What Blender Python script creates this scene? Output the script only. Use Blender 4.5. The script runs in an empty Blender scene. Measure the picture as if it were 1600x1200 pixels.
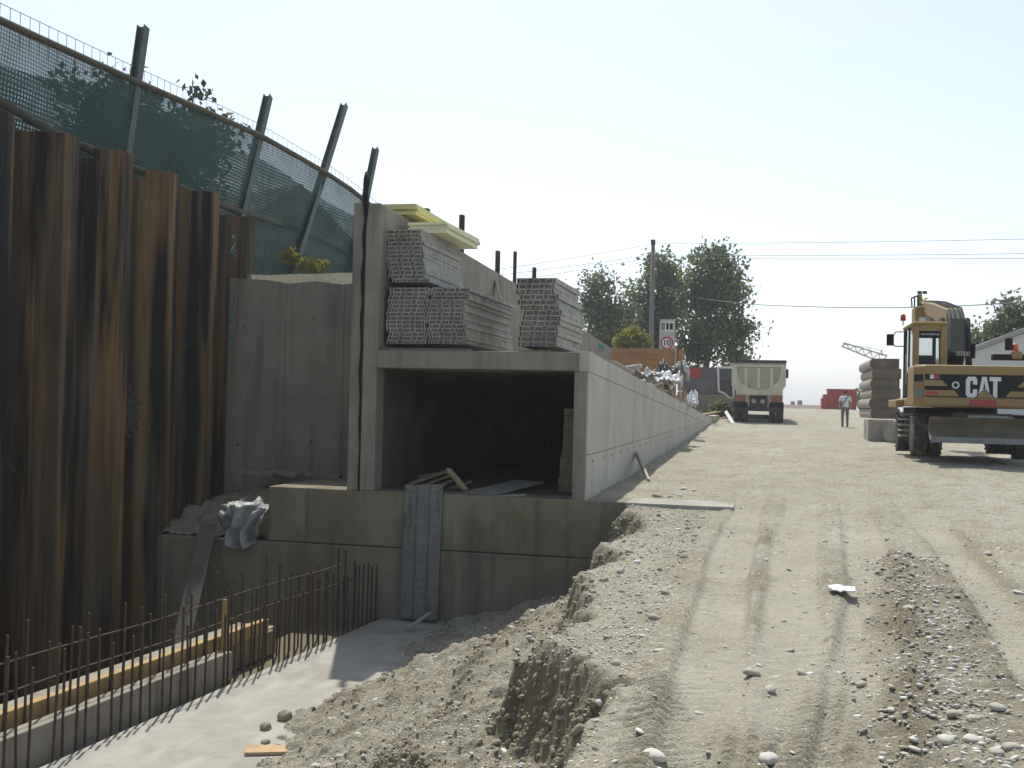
import bpy, bmesh, math, random
import numpy as np
from mathutils import Vector, Matrix, Euler
R = math.radians
random.seed(7); rng = np.random.default_rng(7)
scene = bpy.context.scene
C = scene.collection

# ---------------------------------------------------------------- camera, sky, sun, exposure
FOC = 1690.0
EYE = Vector((0, 0, 1.55))
PSI, PIT, RHO = R(13.45), R(0.92), R(1.35)
fw = Vector((-math.sin(PSI)*math.cos(PIT), math.cos(PSI)*math.cos(PIT), math.sin(PIT)))
r0 = Vector((math.cos(PSI), math.sin(PSI), 0)); u0 = r0.cross(fw)
rt = r0*math.cos(RHO) + u0*math.sin(RHO); up = u0*math.cos(RHO) - r0*math.sin(RHO)
cam_data = bpy.data.cameras.new('camera'); cam = bpy.data.objects.new('camera', cam_data); C.objects.link(cam)
cam.matrix_world = Matrix(((rt.x, up.x, -fw.x, EYE.x), (rt.y, up.y, -fw.y, EYE.y), (rt.z, up.z, -fw.z, EYE.z), (0, 0, 0, 1)))
cam_data.sensor_width = 36; cam_data.lens = 36*FOC/1600; cam_data.clip_start = 0.1; cam_data.clip_end = 6000
scene.camera = cam
SUN = Vector((-1.25, 3.5, 6.1)).normalized()          # direction towards the sun
sun_el = math.asin(SUN.z); sun_az = math.atan2(SUN.x, SUN.y)
world = bpy.data.worlds.new('World'); scene.world = world; world.use_nodes = True
wn = world.node_tree.nodes; wn.clear()
wo = wn.new('ShaderNodeOutputWorld'); wb = wn.new('ShaderNodeBackground'); ws = wn.new('ShaderNodeTexSky')
ws.sky_type = 'NISHITA'; ws.sun_disc = False; ws.sun_elevation = sun_el; ws.sun_rotation = sun_az
ws.air_density = 0.85; ws.dust_density = 1.3; ws.ozone_density = 1.0; ws.altitude = 50
wb.inputs[1].default_value = 0.135
hz = wn.new('ShaderNodeHueSaturation'); hz.inputs['Saturation'].default_value = 0.68; hz.inputs['Hue'].default_value = 0.490      # summer haze: a paler sky all round
world.node_tree.links.new(ws.outputs[0], hz.inputs['Color']); world.node_tree.links.new(hz.outputs[0], wb.inputs[0]); world.node_tree.links.new(wb.outputs[0], wo.inputs[0])
sd = bpy.data.lights.new('sun', 'SUN'); sd.energy = 3.3; sd.angle = R(0.6); sd.color = (1.0, 0.955, 0.86)
so = bpy.data.objects.new('sun', sd); C.objects.link(so); so.location = (-12, 30, 60)
so.rotation_euler = SUN.to_track_quat('Z', 'Y').to_euler()
scene.view_settings.view_transform = 'Standard'; scene.view_settings.look = 'None'
scene.view_settings.exposure = 0.50; scene.view_settings.gamma = 1.0
scene.cycles.max_bounces = 8; scene.cycles.diffuse_bounces = 2; scene.cycles.transparent_max_bounces = 24

def ray(px, py): return fw + rt*((px-800)/FOC) - up*((py-600)/FOC)
def aY(px, py, Y): d = ray(px, py); return EYE + d*(Y/d.y)
def aZ(px, py, Z): d = ray(px, py); return EYE + d*((Z-EYE.z)/d.z)
def aX(px, py, X): d = ray(px, py); return EYE + d*(X/d.x)

# ---------------------------------------------------------------- mesh builder
class MB:
    def __init__(s): s.v = []; s.f = []
    def add(s, vs, fs):
        n = len(s.v); s.v += [tuple(p) for p in vs]; s.f += [tuple(i+n for i in f) for f in fs]; return s
    def box(s, c, sz, rot=None, taper=None):
        hx, hy, hz = sz[0]/2, sz[1]/2, sz[2]/2
        vs = [Vector((x*hx, y*hy, z*hz)) for z in (-1, 1) for y in (-1, 1) for x in (-1, 1)]
        if taper:
            for q in vs:
                if q.z > 0: q.x *= taper[0]; q.y *= taper[1]
        if rot is not None:
            m = rot if isinstance(rot, Matrix) else Euler(rot).to_matrix()
            vs = [m @ q for q in vs]
        c = Vector(c)
        return s.add([q+c for q in vs], [(0,2,3,1),(4,5,7,6),(0,1,5,4),(2,6,7,3),(0,4,6,2),(1,3,7,5)])
    def span(s, a, b):   # box by two corners
        a = Vector(a); b = Vector(b)
        return s.box((a+b)/2, [abs(b[i]-a[i]) for i in range(3)])
    def beam(s, a, b, w, h, upv=(0, 0, 1)):
        a = Vector(a); b = Vector(b); d = (b-a); L = d.length; d.normalize()
        x = d.cross(Vector(upv))
        if x.length < 1e-4: x = d.cross(Vector((0, 1, 0)))
        x.normalize(); z = x.cross(d)
        m = Matrix((x, d, z)).transposed()
        return s.box((a+b)/2, (w, L, h), m)
    def tube(s, pts, r, n=8, caps=True):
        pts = [Vector(p) for p in pts]; m = len(pts)
        rs = r if isinstance(r, (list, tuple)) else [r]*m
        vs = []; prevx = None
        for i, p in enumerate(pts):
            d = (pts[min(i+1, m-1)] - pts[max(i-1, 0)]).normalized()
            x = prevx - d*prevx.dot(d) if prevx is not None else d.cross(Vector((0.13, 0.31, 1)))
            if x.length < 1e-4: x = d.cross(Vector((1, 0, 0)))
            x.normalize(); prevx = x; y = d.cross(x)
            for k in range(n):
                a = 2*math.pi*k/n; vs.append(p + (x*math.cos(a) + y*math.sin(a))*rs[i])
        fs = [(i*n+k, i*n+(k+1) % n, (i+1)*n+(k+1) % n, (i+1)*n+k) for i in range(m-1) for k in range(n)]
        if caps: fs += [tuple(range(n-1, -1, -1)), tuple((m-1)*n+k for k in range(n))]
        return s.add(vs, fs)
    def prism(s, poly, fn):
        """poly: 2-D outline; fn(u, v, t) -> point, t in (0, 1) the two ends"""
        n = len(poly)
        vs = [fn(u_, v_, t) for t in (0, 1) for (u_, v_) in poly]
        fs = [tuple(range(n)), tuple(range(2*n-1, n-1, -1))] + [(i, n+i, n+(i+1) % n, (i+1) % n) for i in range(n)]
        return s.add(vs, fs)
    def lathe(s, prof, c, axis, n=20):
        """prof: (radius, along) pairs, c base point, axis direction"""
        c = Vector(c); d = Vector(axis).normalized(); x = d.cross(Vector((0.1, 0.2, 1)))
        if x.length < 1e-3: x = d.cross(Vector((1, 0, 0)))
        x.normalize(); y = d.cross(x); m = len(prof)
        vs = [c + d*h + (x*math.cos(2*math.pi*k/n) + y*math.sin(2*math.pi*k/n))*rr for rr, h in prof for k in range(n)]
        fs = [(i*n+k, i*n+(k+1) % n, (i+1)*n+(k+1) % n, (i+1)*n+k) for i in range(m-1) for k in range(n)]
        fs += [tuple(range(n-1, -1, -1)), tuple((m-1)*n+k for k in range(n))]
        return s.add(vs, fs)
    def mesh(s, name, mat=None, smooth=False, fix=True):
        me = bpy.data.meshes.new(name); me.from_pydata(s.v, [], s.f)
        if fix:
            bm = bmesh.new(); bm.from_mesh(me); bmesh.ops.recalc_face_normals(bm, faces=bm.faces); bm.to_mesh(me); bm.free()
        if smooth: me.polygons.foreach_set('use_smooth', [True]*len(me.polygons))
        if mat: me.materials.append(mat)
        me.update(); return me
    def build(s, name, mat, parent=None, smooth=False, bevel=0.0, loc=None, rot=None, fix=True):
        o = bpy.data.objects.new(name, s.mesh(name, mat, smooth, fix)); C.objects.link(o)
        if parent: o.parent = parent
        if loc is not None: o.location = loc
        if rot is not None: o.rotation_euler = rot
        if bevel:
            b = o.modifiers.new('bevel', 'BEVEL'); b.width = bevel; b.segments = 2; b.limit_method = 'ANGLE'; b.angle_limit = R(40)
        return o

def tag(o, label=None, cat=None, group=None, kind=None):
    if label: o['label'] = label
    if cat: o['category'] = cat
    if group: o['group'] = group
    if kind: o['kind'] = kind
    return o
def thing(name, loc, label, cat, group=None, rot=(0, 0, 0)):
    o = bpy.data.objects.new(name, None); C.objects.link(o); o.location = loc; o.rotation_euler = rot
    o.empty_display_size = 0.2
    return tag(o, label, cat, group)
def inst(name, me, loc, rot=(0, 0, 0), parent=None, scale=None):
    o = bpy.data.objects.new(name, me); C.objects.link(o); o.location = loc; o.rotation_euler = rot
    if parent: o.parent = parent
    if scale: o.scale = scale
    return o
ORD = ['topmost', 'second', 'third', 'fourth', 'fifth', 'sixth', 'seventh', 'eighth', 'ninth', 'tenth', 'eleventh', 'twelfth',
       'thirteenth', 'fourteenth', 'fifteenth', 'sixteenth', 'seventeenth', 'eighteenth', 'nineteenth', 'twentieth']
def nth(i):
    n = i+1
    return '%d%s' % (n, 'th' if 10 <= n % 100 <= 20 else {1: 'st', 2: 'nd', 3: 'rd'}.get(n % 10, 'th'))

# ---------------------------------------------------------------- materials
def mat(name, col, rough=0.85, var=0.18, scale=3.0, bump=0.3, bscale=60.0, bdist=0.01, metal=0.0, layers=(), local=False,
        grain=None, spec=0.3, attr=None):
    """col with noise variation; layers: (colour, scale, lo, hi, (sx,sy,sz)) patches of another colour; attr: (name, colour)"""
    m = bpy.data.materials.new(name); m.use_nodes = True
    nt = m.node_tree; N = nt.nodes; Lk = nt.links; b = N['Principled BSDF']
    b.inputs['Roughness'].default_value = rough; b.inputs['Metallic'].default_value = metal
    b.inputs['Specular IOR Level'].default_value = spec
    if local: src = N.new('ShaderNodeTexCoord').outputs['Object']
    else: src = N.new('ShaderNodeNewGeometry').outputs['Position']
    def noise(sc, stretch=(1, 1, 1), det=6, rgh=0.6):
        v = src
        if tuple(stretch) != (1, 1, 1):
            mp = N.new('ShaderNodeMapping'); mp.inputs['Scale'].default_value = stretch; Lk.new(src, mp.inputs['Vector']); v = mp.outputs[0]
        n = N.new('ShaderNodeTexNoise'); n.inputs['Scale'].default_value = sc; n.inputs['Detail'].default_value = det
        n.inputs['Roughness'].default_value = rgh; Lk.new(v, n.inputs['Vector']); return n.outputs['Fac']
    def ramp(f, lo, hi):
        r = N.new('ShaderNodeMapRange'); r.inputs['From Min'].default_value = lo; r.inputs['From Max'].default_value = hi
        Lk.new(f, r.inputs['Value']); return r.outputs['Result']
    def mixc(f, a, c):
        x = N.new('ShaderNodeMix'); x.data_type = 'RGBA'; Lk.new(f, x.inputs[0])
        for s_, val in ((6, a), (7, c)):
            if isinstance(val, (tuple, list)): x.inputs[s_].default_value = (*val[:3], 1)
            else: Lk.new(val, x.inputs[s_])
        return x.outputs[2]
    c0 = tuple(max(0, k*(1-var)) for k in col); c1 = tuple(min(1, k*(1+var)) for k in col)
    cur = mixc(ramp(noise(scale, grain or (1, 1, 1)), 0.3, 0.7), c0, c1)
    for (lc, ls, lo, hi, st) in layers:
        cur = mixc(ramp(noise(ls, st), lo, hi), cur, lc)
    for attr in ([attr] if isinstance(attr, tuple) else attr or []):
        an = N.new('ShaderNodeAttribute'); an.attribute_name = attr[0]
        cur = mixc(an.outputs['Fac'], cur, attr[1])
    Lk.new(cur, b.inputs['Base Color'])
    if bump:
        bp = N.new('ShaderNodeBump'); bp.inputs['Strength'].default_value = bump; bp.inputs['Distance'].default_value = bdist
        Lk.new(noise(bscale, grain or (1, 1, 1), 4), bp.inputs['Height']); Lk.new(bp.outputs[0], b.inputs['Normal'])
    return m
M = {}
M['concrete'] = mat('concrete', (0.285, 0.258, 0.210), 0.9, 0.16, 1.6, 0.35, 45, 0.01, layers=[
    ((0.125, 0.115, 0.095), 1.1, 0.50, 0.80, (3.5, 3.5, 0.35)), ((0.20, 0.18, 0.13), 0.7, 0.55, 0.80, (1, 1, 1)), ((0.08, 0.078, 0.07), 22, 0.66, 0.75, (1, 1, 0.6))])
M['concrete_panel'] = mat('concrete_panel', (0.49, 0.465, 0.405), 0.9, 0.12, 1.2, 0.25, 40, 0.008, layers=[
    ((0.36, 0.335, 0.28), 0.8, 0.50, 0.85, (2.5, 2.5, 0.5)), ((0.30, 0.265, 0.17), 1.5, 0.62, 0.85, (1, 1, 0.6)), ((0.25, 0.24, 0.22), 25, 0.70, 0.76, (1, 1, 1))])
M['concrete_old'] = mat('concrete_old', (0.235, 0.207, 0.155), 0.92, 0.22, 1.3, 0.45, 35, 0.015, layers=[
    ((0.18, 0.145, 0.075), 1.0, 0.5, 0.75, (1.5, 1.5, 0.6)), ((0.10, 0.092, 0.078), 1.3, 0.50, 0.82, (4, 4, 0.3)), ((0.10, 0.10, 0.09), 20, 0.66, 0.74, (1, 1, 1))])
M['slab'] = mat('slab', (0.325, 0.31, 0.27), 0.9, 0.14, 2.2, 0.4, 30, 0.012, layers=[
    ((0.40, 0.385, 0.335), 3.5, 0.5, 0.7, (1, 0.4, 1)), ((0.235, 0.205, 0.155), 1.4, 0.58, 0.8, (1, 1, 1)), ((0.20, 0.18, 0.15), 28, 0.68, 0.76, (1, 1, 1))])
M['dirt'] = mat('dirt', (0.335, 0.315, 0.245), 0.97, 0.13, 1.1, 1.0, 70, 0.02, layers=[
    ((0.40, 0.378, 0.305), 0.45, 0.48, 0.72, (1, 0.5, 1)), ((0.275, 0.235, 0.16), 2.2, 0.47, 0.72, (1, 0.6, 1)),
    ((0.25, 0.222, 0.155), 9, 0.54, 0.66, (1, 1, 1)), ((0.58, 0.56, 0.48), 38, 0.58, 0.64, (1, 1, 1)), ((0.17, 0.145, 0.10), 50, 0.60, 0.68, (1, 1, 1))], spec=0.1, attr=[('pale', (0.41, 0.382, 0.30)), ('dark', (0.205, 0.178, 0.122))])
M['grass_bank'] = mat('grass_bank', (0.16, 0.14, 0.075), 0.97, 0.3, 1.5, 0.6, 40, 0.03, layers=[((0.07, 0.09, 0.03), 0.8, 0.45, 0.6, (1, 1, 1))])
M['rust'] = mat('rust', (0.075, 0.053, 0.035), 0.85, 0.35, 2.2, 0.5, 50, 0.01, grain=(1, 1, 0.35), layers=[
    ((0.24, 0.135, 0.055), 1.3, 0.47, 0.62, (2.6, 2.6, 0.10)), ((0.17, 0.14, 0.10), 1.2, 0.52, 0.70, (3, 3, 0.15)), ((0.014, 0.012, 0.010), 1.0, 0.50, 0.62, (2.4, 2.4, 0.16)),
    ((0.15, 0.13, 0.11), 9, 0.70, 0.75, (1, 1, 0.5))])
M['rebar'] = mat('rebar', (0.075, 0.055, 0.042), 0.75, 0.3, 14, 0.2, 200, 0.002, layers=[((0.13, 0.075, 0.04), 10, 0.55, 0.7, (1, 1, 1))])
M['galv'] = mat('galv', (0.40, 0.405, 0.395), 0.65, 0.12, 3, 0.15, 80, 0.004, metal=0.25, layers=[
    ((0.30, 0.27, 0.21), 2.5, 0.52, 0.75, (2, 1, 2)), ((0.50, 0.49, 0.46), 7, 0.58, 0.68, (2, 0.6, 2))])
M['galv_dirty'] = mat('galv_dirty', (0.37, 0.36, 0.32), 0.75, 0.2, 4, 0.25, 60, 0.006, metal=0.1, layers=[
    ((0.24, 0.215, 0.17), 5, 0.5, 0.7, (1, 1, 1)), ((0.44, 0.42, 0.37), 9, 0.6, 0.7, (1, 1, 1))])
M['galv_blue'] = mat('galv_blue', (0.20, 0.205, 0.192), 0.6, 0.12, 4, 0.15, 60, 0.004, metal=0.2, layers=[((0.085, 0.09, 0.085), 3, 0.55, 0.75, (3, 3, 0.5))])
M['shade_concrete'] = mat('shade_concrete', (0.115, 0.108, 0.090), 0.85, 0.25, 1.4, 0.4, 40, 0.01, layers=[((0.06, 0.057, 0.048), 1.0, 0.45, 0.7, (1, 0.6, 1))])  # same concrete, with the tunnel's shade put into the colour
M['pole_wood'] = mat('pole_wood', (0.17, 0.155, 0.135), 0.9, 0.2, 6, 0.3, 40, 0.004)
M['hole'] = mat('hole', (0.02, 0.02, 0.02), 0.9, 0.1, 3, 0)
M['wood'] = mat('wood', (0.45, 0.33, 0.19), 0.85, 0.2, 5, 0.3, 40, 0.004, grain=(1, 1, 1), layers=[((0.30, 0.21, 0.12), 4, 0.5, 0.75, (1, 1, 1))])
M['wood_yellow'] = mat('wood_yellow', (0.40, 0.265, 0.115), 0.7, 0.15, 5, 0.2, 50, 0.003, layers=[((0.50, 0.39, 0.25), 3, 0.55, 0.75, (1, 1, 1))])
M['wood_grey'] = mat('wood_grey', (0.36, 0.33, 0.28), 0.9, 0.2, 6, 0.3, 40, 0.004, layers=[((0.22, 0.19, 0.15), 5, 0.55, 0.75, (1, 1, 1))])
M['wood_dark'] = mat('wood_dark', (0.26, 0.20, 0.13), 0.9, 0.3, 6, 0.3, 40, 0.004)
M['orange_wood'] = mat('orange_wood', (0.42, 0.20, 0.075), 0.75, 0.18, 2.5, 0.2, 40, 0.004, grain=(0.3, 1, 3), layers=[((0.26, 0.16, 0.10), 1.4, 0.5, 0.75, (0.5, 1, 2))])
M['xps'] = mat('xps', (0.60, 0.55, 0.25), 0.7, 0.07, 3, 0.1, 90, 0.003)
M['xps_pale'] = mat('xps_pale', (0.76, 0.74, 0.47), 0.7, 0.06, 3, 0.1, 90, 0.003)
M['stone'] = mat('stone', (0.31, 0.28, 0.215), 0.9, 0.2, 14, 0.3, 60, 0.006, attr=('tone', (0.72, 0.70, 0.65)))
M['wood_weathered'] = mat('wood_weathered', (0.11, 0.10, 0.088), 0.9, 0.2, 6, 0.3, 40, 0.004)
M['mud'] = mat('mud', (0.10, 0.092, 0.078), 0.95, 0.3, 12, 0.6, 60, 0.012, layers=[((0.20, 0.185, 0.16), 18, 0.6, 0.7, (1, 1, 1))])
M['clod'] = mat('clod', (0.27, 0.24, 0.17), 0.97, 0.25, 12, 0.6, 60, 0.012)
M['tarp'] = mat('tarp', (0.27, 0.27, 0.26), 0.55, 0.12, 6, 0.25, 18, 0.02, layers=[((0.10, 0.098, 0.09), 4, 0.5, 0.7, (1, 1, 1))], spec=0.5)
M['plastic_white'] = mat('plastic_white', (0.72, 0.73, 0.72), 0.4, 0.1, 6, 0.4, 16, 0.02, spec=0.5)
M['plastic_black'] = mat('plastic_black', (0.05, 0.05, 0.055), 0.4, 0.2, 6, 0.4, 16, 0.02, spec=0.5)
M['plastic_grey'] = mat('plastic_grey', (0.42, 0.43, 0.42), 0.5, 0.2, 6, 0.4, 16, 0.02)
M['green_steel'] = mat('green_steel', (0.028, 0.065, 0.055), 0.6, 0.25, 5, 0.1, 60, 0.003)
M['post_grey'] = mat('post_grey', (0.085, 0.105, 0.098), 0.55, 0.2, 5, 0.1, 60, 0.003, metal=0.2)
M['rail'] = mat('rail', (0.09, 0.085, 0.06), 0.85, 0.25, 5, 0.2, 60, 0.004)
M['wire'] = mat('wire', (0.12, 0.12, 0.12), 0.6, 0.1, 5, 0)
M['black'] = mat('black', (0.016, 0.016, 0.017), 0.75, 0.2, 6, 0.1, 60, 0.003, spec=0.12)
M['beam_end_shade'] = mat('beam_end_shade', (0.15, 0.122, 0.092), 0.95, 0.25, 3, 0.4, 40, 0.01)  # shade of the beams' front ends put into a darker colour
M['truck_dirty'] = mat('truck_dirty', (0.40, 0.36, 0.25), 0.7, 0.12, 3, 0.1, 40, 0.004, layers=[((0.30, 0.26, 0.17), 2.5, 0.5, 0.75, (1, 1, 0.5))])
M['tyre'] = mat('tyre', (0.045, 0.042, 0.038), 0.9, 0.25, 6, 0.3, 60, 0.006, layers=[((0.22, 0.19, 0.14), 5, 0.5, 0.8, (1, 1, 1))])
M['cat_yellow'] = mat('cat_yellow', (0.30, 0.19, 0.06), 0.5, 0.10, 3, 0.05, 60, 0.002, spec=0.5, layers=[((0.27, 0.185, 0.09), 2.2, 0.48, 0.8, (1, 1, 1)), ((0.22, 0.17, 0.11), 9, 0.62, 0.75, (1, 1, 0.4))])
M['cat_black'] = mat('cat_black', (0.014, 0.015, 0.017), 0.65, 0.2, 4, 0.05, 60, 0.002, spec=0.2)
M['logo_white'] = mat('logo_white', (0.72, 0.72, 0.72), 0.5, 0.03, 4, 0)
M['red_reflector'] = mat('red_reflector', (0.34, 0.02, 0.015), 0.35, 0.12, 10, 0, spec=0.6)
M['orange_lamp'] = mat('orange_lamp', (0.75, 0.13, 0.03), 0.3, 0.1, 10, 0, spec=0.6)
M['blade'] = mat('blade', (0.14, 0.12, 0.09), 0.7, 0.25, 3, 0.3, 40, 0.006, layers=[((0.21, 0.165, 0.11), 3, 0.5, 0.75, (1, 1, 1)), ((0.09, 0.092, 0.095), 2, 0.5, 0.7, (1, 1, 2))])
M['blade_edge'] = mat('blade_edge', (0.16, 0.175, 0.185), 0.45, 0.15, 5, 0.2, 40, 0.004, metal=0.5)
M['chassis'] = mat('chassis', (0.05, 0.045, 0.04), 0.8, 0.25, 4, 0.2, 40, 0.005, layers=[((0.17, 0.14, 0.10), 3, 0.55, 0.8, (1, 1, 1))])
M['truck_cream'] = mat('truck_cream', (0.56, 0.53, 0.41), 0.6, 0.08, 2.5, 0.1, 40, 0.004, layers=[((0.38, 0.34, 0.23), 2.0, 0.52, 0.8, (1, 1, 0.6))])
M['truck_white'] = mat('truck_white', (0.66, 0.65, 0.60), 0.5, 0.06, 3, 0.05, 40, 0.003)
M['tail_lamp'] = mat('tail_lamp', (0.26, 0.075, 0.03), 0.35, 0.15, 10, 0, spec=0.6)
M['hoarding'] = mat('hoarding', (0.115, 0.11, 0.115), 0.85, 0.2, 1.2, 0.2, 30, 0.01, layers=[((0.17, 0.16, 0.155), 1.2, 0.5, 0.75, (1, 1, 0.6))])
M['red_box'] = mat('red_box', (0.36, 0.045, 0.04), 0.7, 0.15, 1.2, 0.1, 30, 0.005)
M['bark'] = mat('bark', (0.11, 0.085, 0.06), 0.95, 0.3, 8, 0.6, 30, 0.02)
M['plaster'] = mat('plaster', (0.60, 0.59, 0.56), 0.9, 0.05, 2, 0.1, 40, 0.004)
M['rooftile'] = mat('rooftile', (0.33, 0.32, 0.31), 0.9, 0.12, 3, 0.3, 30, 0.01)
M['rooftile_red'] = mat('rooftile_red', (0.22, 0.16, 0.13), 0.9, 0.15, 3, 0.3, 30, 0.01)
M['sign_white'] = mat('sign_white', (0.62, 0.62, 0.62), 0.6, 0.04, 3, 0)
M['sign_red'] = mat('sign_red', (0.50, 0.02, 0.025), 0.5, 0.05, 3, 0)
M['cyan_paint'] = mat('cyan_paint', (0.03, 0.20, 0.25), 0.7, 0.2, 30, 0.1, 60, 0.002)
M['green_paint'] = mat('green_paint', (0.03, 0.30, 0.24), 0.7, 0.2, 30, 0.1, 60, 0.002)
M['beam_concrete'] = mat('beam_concrete', (0.34, 0.31, 0.26), 0.9, 0.15, 3, 0.3, 40, 0.008, layers=[((0.17, 0.14, 0.11), 2, 0.5, 0.75, (1, 1, 1))])
M['skin'] = mat('skin', (0.40, 0.23, 0.15), 0.6, 0.05, 6, 0)
M['shirt'] = mat('shirt', (0.66, 0.70, 0.74), 0.9, 0.05, 8, 0.3, 20, 0.01)
M['trousers'] = mat('trousers', (0.16, 0.125, 0.13), 0.9, 0.12, 8, 0.3, 20, 0.01)
M['hair'] = mat('hair', (0.02, 0.016, 0.013), 0.8, 0.2, 10, 0)
def leaf_mat(name, a, b_, trans=0.45):
    m = bpy.data.materials.new(name); m.use_nodes = True; nt = m.node_tree; N = nt.nodes; Lk = nt.links
    b = N['Principled BSDF']; b.inputs['Roughness'].default_value = 0.6; b.inputs['Specular IOR Level'].default_value = 0.25
    at = N.new('ShaderNodeAttribute'); at.attribute_name = 'tone'
    mx = N.new('ShaderNodeMix'); mx.data_type = 'RGBA'; mx.inputs[6].default_value = (*a, 1); mx.inputs[7].default_value = (*b_, 1)
    Lk.new(at.outputs['Fac'], mx.inputs[0]); Lk.new(mx.outputs[2], b.inputs['Base Color'])
    tr = N.new('ShaderNodeBsdfTranslucent'); Lk.new(mx.outputs[2], tr.inputs['Color'])
    ms = N.new('ShaderNodeMixShader'); ms.inputs[0].default_value = trans
    Lk.new(b.outputs[0], ms.inputs[1]); Lk.new(tr.outputs[0], ms.inputs[2]); Lk.new(ms.outputs[0], N['Material Output'].inputs['Surface'])
    return m
M['leaf'] = leaf_mat('leaf', (0.07, 0.10, 0.04), (0.20, 0.23, 0.10))
M['leaf_grey'] = leaf_mat('leaf_grey', (0.075, 0.10, 0.05), (0.20, 0.22, 0.115))
M['leaf_yellow'] = leaf_mat('leaf_yellow', (0.14, 0.15, 0.025), (0.27, 0.26, 0.045))
M['leaf_dark'] = leaf_mat('leaf_dark', (0.018, 0.030, 0.014), (0.045, 0.06, 0.026))
M['grass'] = leaf_mat('grass', (0.10, 0.11, 0.035), (0.24, 0.22, 0.09))
def glass_mat(name, col, alpha):
    m = bpy.data.materials.new(name); m.use_nodes = True; nt = m.node_tree; N = nt.nodes; b = N['Principled BSDF']
    b.inputs['Base Color'].default_value = (*col, 1); b.inputs['Roughness'].default_value = 0.08
    t = N.new('ShaderNodeBsdfTransparent'); t.inputs[0].default_value = (0.85, 0.88, 0.88, 1)
    ms = N.new('ShaderNodeMixShader'); ms.inputs[0].default_value = alpha
    nt.links.new(t.outputs[0], ms.inputs[1]); nt.links.new(b.outputs[0], ms.inputs[2]); nt.links.new(ms.outputs[0], N['Material Output'].inputs['Surface'])
    return m
M['glass'] = glass_mat('glass', (0.05, 0.06, 0.06), 0.15)
def net_mat(name, col, cover, pitch, hole_cover):
    """woven net: strands of a square lattice (UV in metres) over finer weave that lets part of the light through"""
    m = bpy.data.materials.new(name); m.use_nodes = True; nt = m.node_tree; N = nt.nodes; Lk = nt.links; b = N['Principled BSDF']
    b.inputs['Base Color'].default_value = (*col, 1); b.inputs['Roughness'].default_value = 0.7
    trl = N.new('ShaderNodeBsdfTranslucent'); trl.inputs[0].default_value = (*col, 1)
    m0 = N.new('ShaderNodeMixShader'); m0.inputs[0].default_value = 0.12; Lk.new(b.outputs[0], m0.inputs[1]); Lk.new(trl.outputs[0], m0.inputs[2])
    tc = N.new('ShaderNodeTexCoord'); br = N.new('ShaderNodeTexBrick'); br.offset = 0.0; br.squash = 1.0
    br.inputs['Scale'].default_value = 1.0; br.inputs['Brick Width'].default_value = pitch; br.inputs['Row Height'].default_value = pitch
    br.inputs['Mortar Size'].default_value = pitch*0.24; br.inputs['Mortar Smooth'].default_value = 0.3
    Lk.new(tc.outputs['UV'], br.inputs['Vector'])
    nz = N.new('ShaderNodeTexNoise'); nz.inputs['Scale'].default_value = 1.3; Lk.new(tc.outputs['UV'], nz.inputs['Vector'])
    mr = N.new('ShaderNodeMapRange'); mr.inputs['To Min'].default_value = hole_cover; mr.inputs['To Max'].default_value = cover
    Lk.new(br.outputs['Fac'], mr.inputs['Value'])
    ad = N.new('ShaderNodeMath'); ad.operation = 'MULTIPLY_ADD'; ad.inputs[1].default_value = 0.16; Lk.new(nz.outputs['Fac'], ad.inputs[0]); Lk.new(mr.outputs[0], ad.inputs[2])
    sb = N.new('ShaderNodeMath'); sb.operation = 'SUBTRACT'; sb.inputs[1].default_value = 0.08; sb.use_clamp = True; Lk.new(ad.outputs[0], sb.inputs[0])
    t = N.new('ShaderNodeBsdfTransparent'); ms = N.new('ShaderNodeMixShader')
    Lk.new(sb.outputs[0], ms.inputs[0]); Lk.new(t.outputs[0], ms.inputs[1]); Lk.new(m0.outputs[0], ms.inputs[2])
    Lk.new(ms.outputs[0], N['Material Output'].inputs['Surface']); return m
M['net'] = net_mat('net', (0.012, 0.058, 0.045), 0.92, 0.055, 0.72)
M['net_coarse'] = net_mat('net_coarse', (0.010, 0.048, 0.038), 0.96, 0.065, 0.28)
# ---------------------------------------------------------------- terrain
def vnoise(x, y, seed=0):
    xi = np.floor(x).astype(np.int64); yi = np.floor(y).astype(np.int64); fx = x-xi; fy = y-yi
    fx = fx*fx*(3-2*fx); fy = fy*fy*(3-2*fy)
    def h(a, b):
        n = (a*374761393 + b*668265263 + seed*974634541) & 0xffffffff
        n = ((n ^ (n >> 13))*1274126177) & 0xffffffff
        return ((n ^ (n >> 16)) & 0xffff)/65535.0
    return (h(xi, yi)*(1-fx)+h(xi+1, yi)*fx)*(1-fy) + (h(xi, yi+1)*(1-fx)+h(xi+1, yi+1)*fx)*fy
def fbm(x, y, sc, oc=4, seed=0, gain=0.5):
    s = np.zeros_like(x); a = 1.0; t = 0
    for k in range(oc):
        s += a*(vnoise(x*sc+k*17.3, y*sc-k*9.1, seed+k)-0.5); t += a; a *= gain; sc *= 2.03
    return s/t*2
def sst(a, b, x):
    t = np.clip((x-a)/(b-a), 0, 1); return t*t*(3-2*t)
SLAB_Z = -1.65
ROADY = [-60, 0, 15, 21.4, 30, 40, 47, 50, 65, 82, 100, 200, 2500]
ROADZ = [0, 0, 0.17, 0.27, 0.44, 0.63, 0.79, 0.84, 1.18, 1.52, 1.2, -1.5, -4]
def road_z(Y): return np.interp(Y, ROADY, ROADZ)
EDGE_Y = [3.0, 4.2, 5.2, 5.8, 6.8, 8.0, 9.3, 11.2, 13.0, 14.6, 15]
EDGE_X = [-0.75, -0.85, -0.70, -0.66, -1.22, -1.15, -1.42, -1.50, -1.42, -1.72, -1.80]
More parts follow.
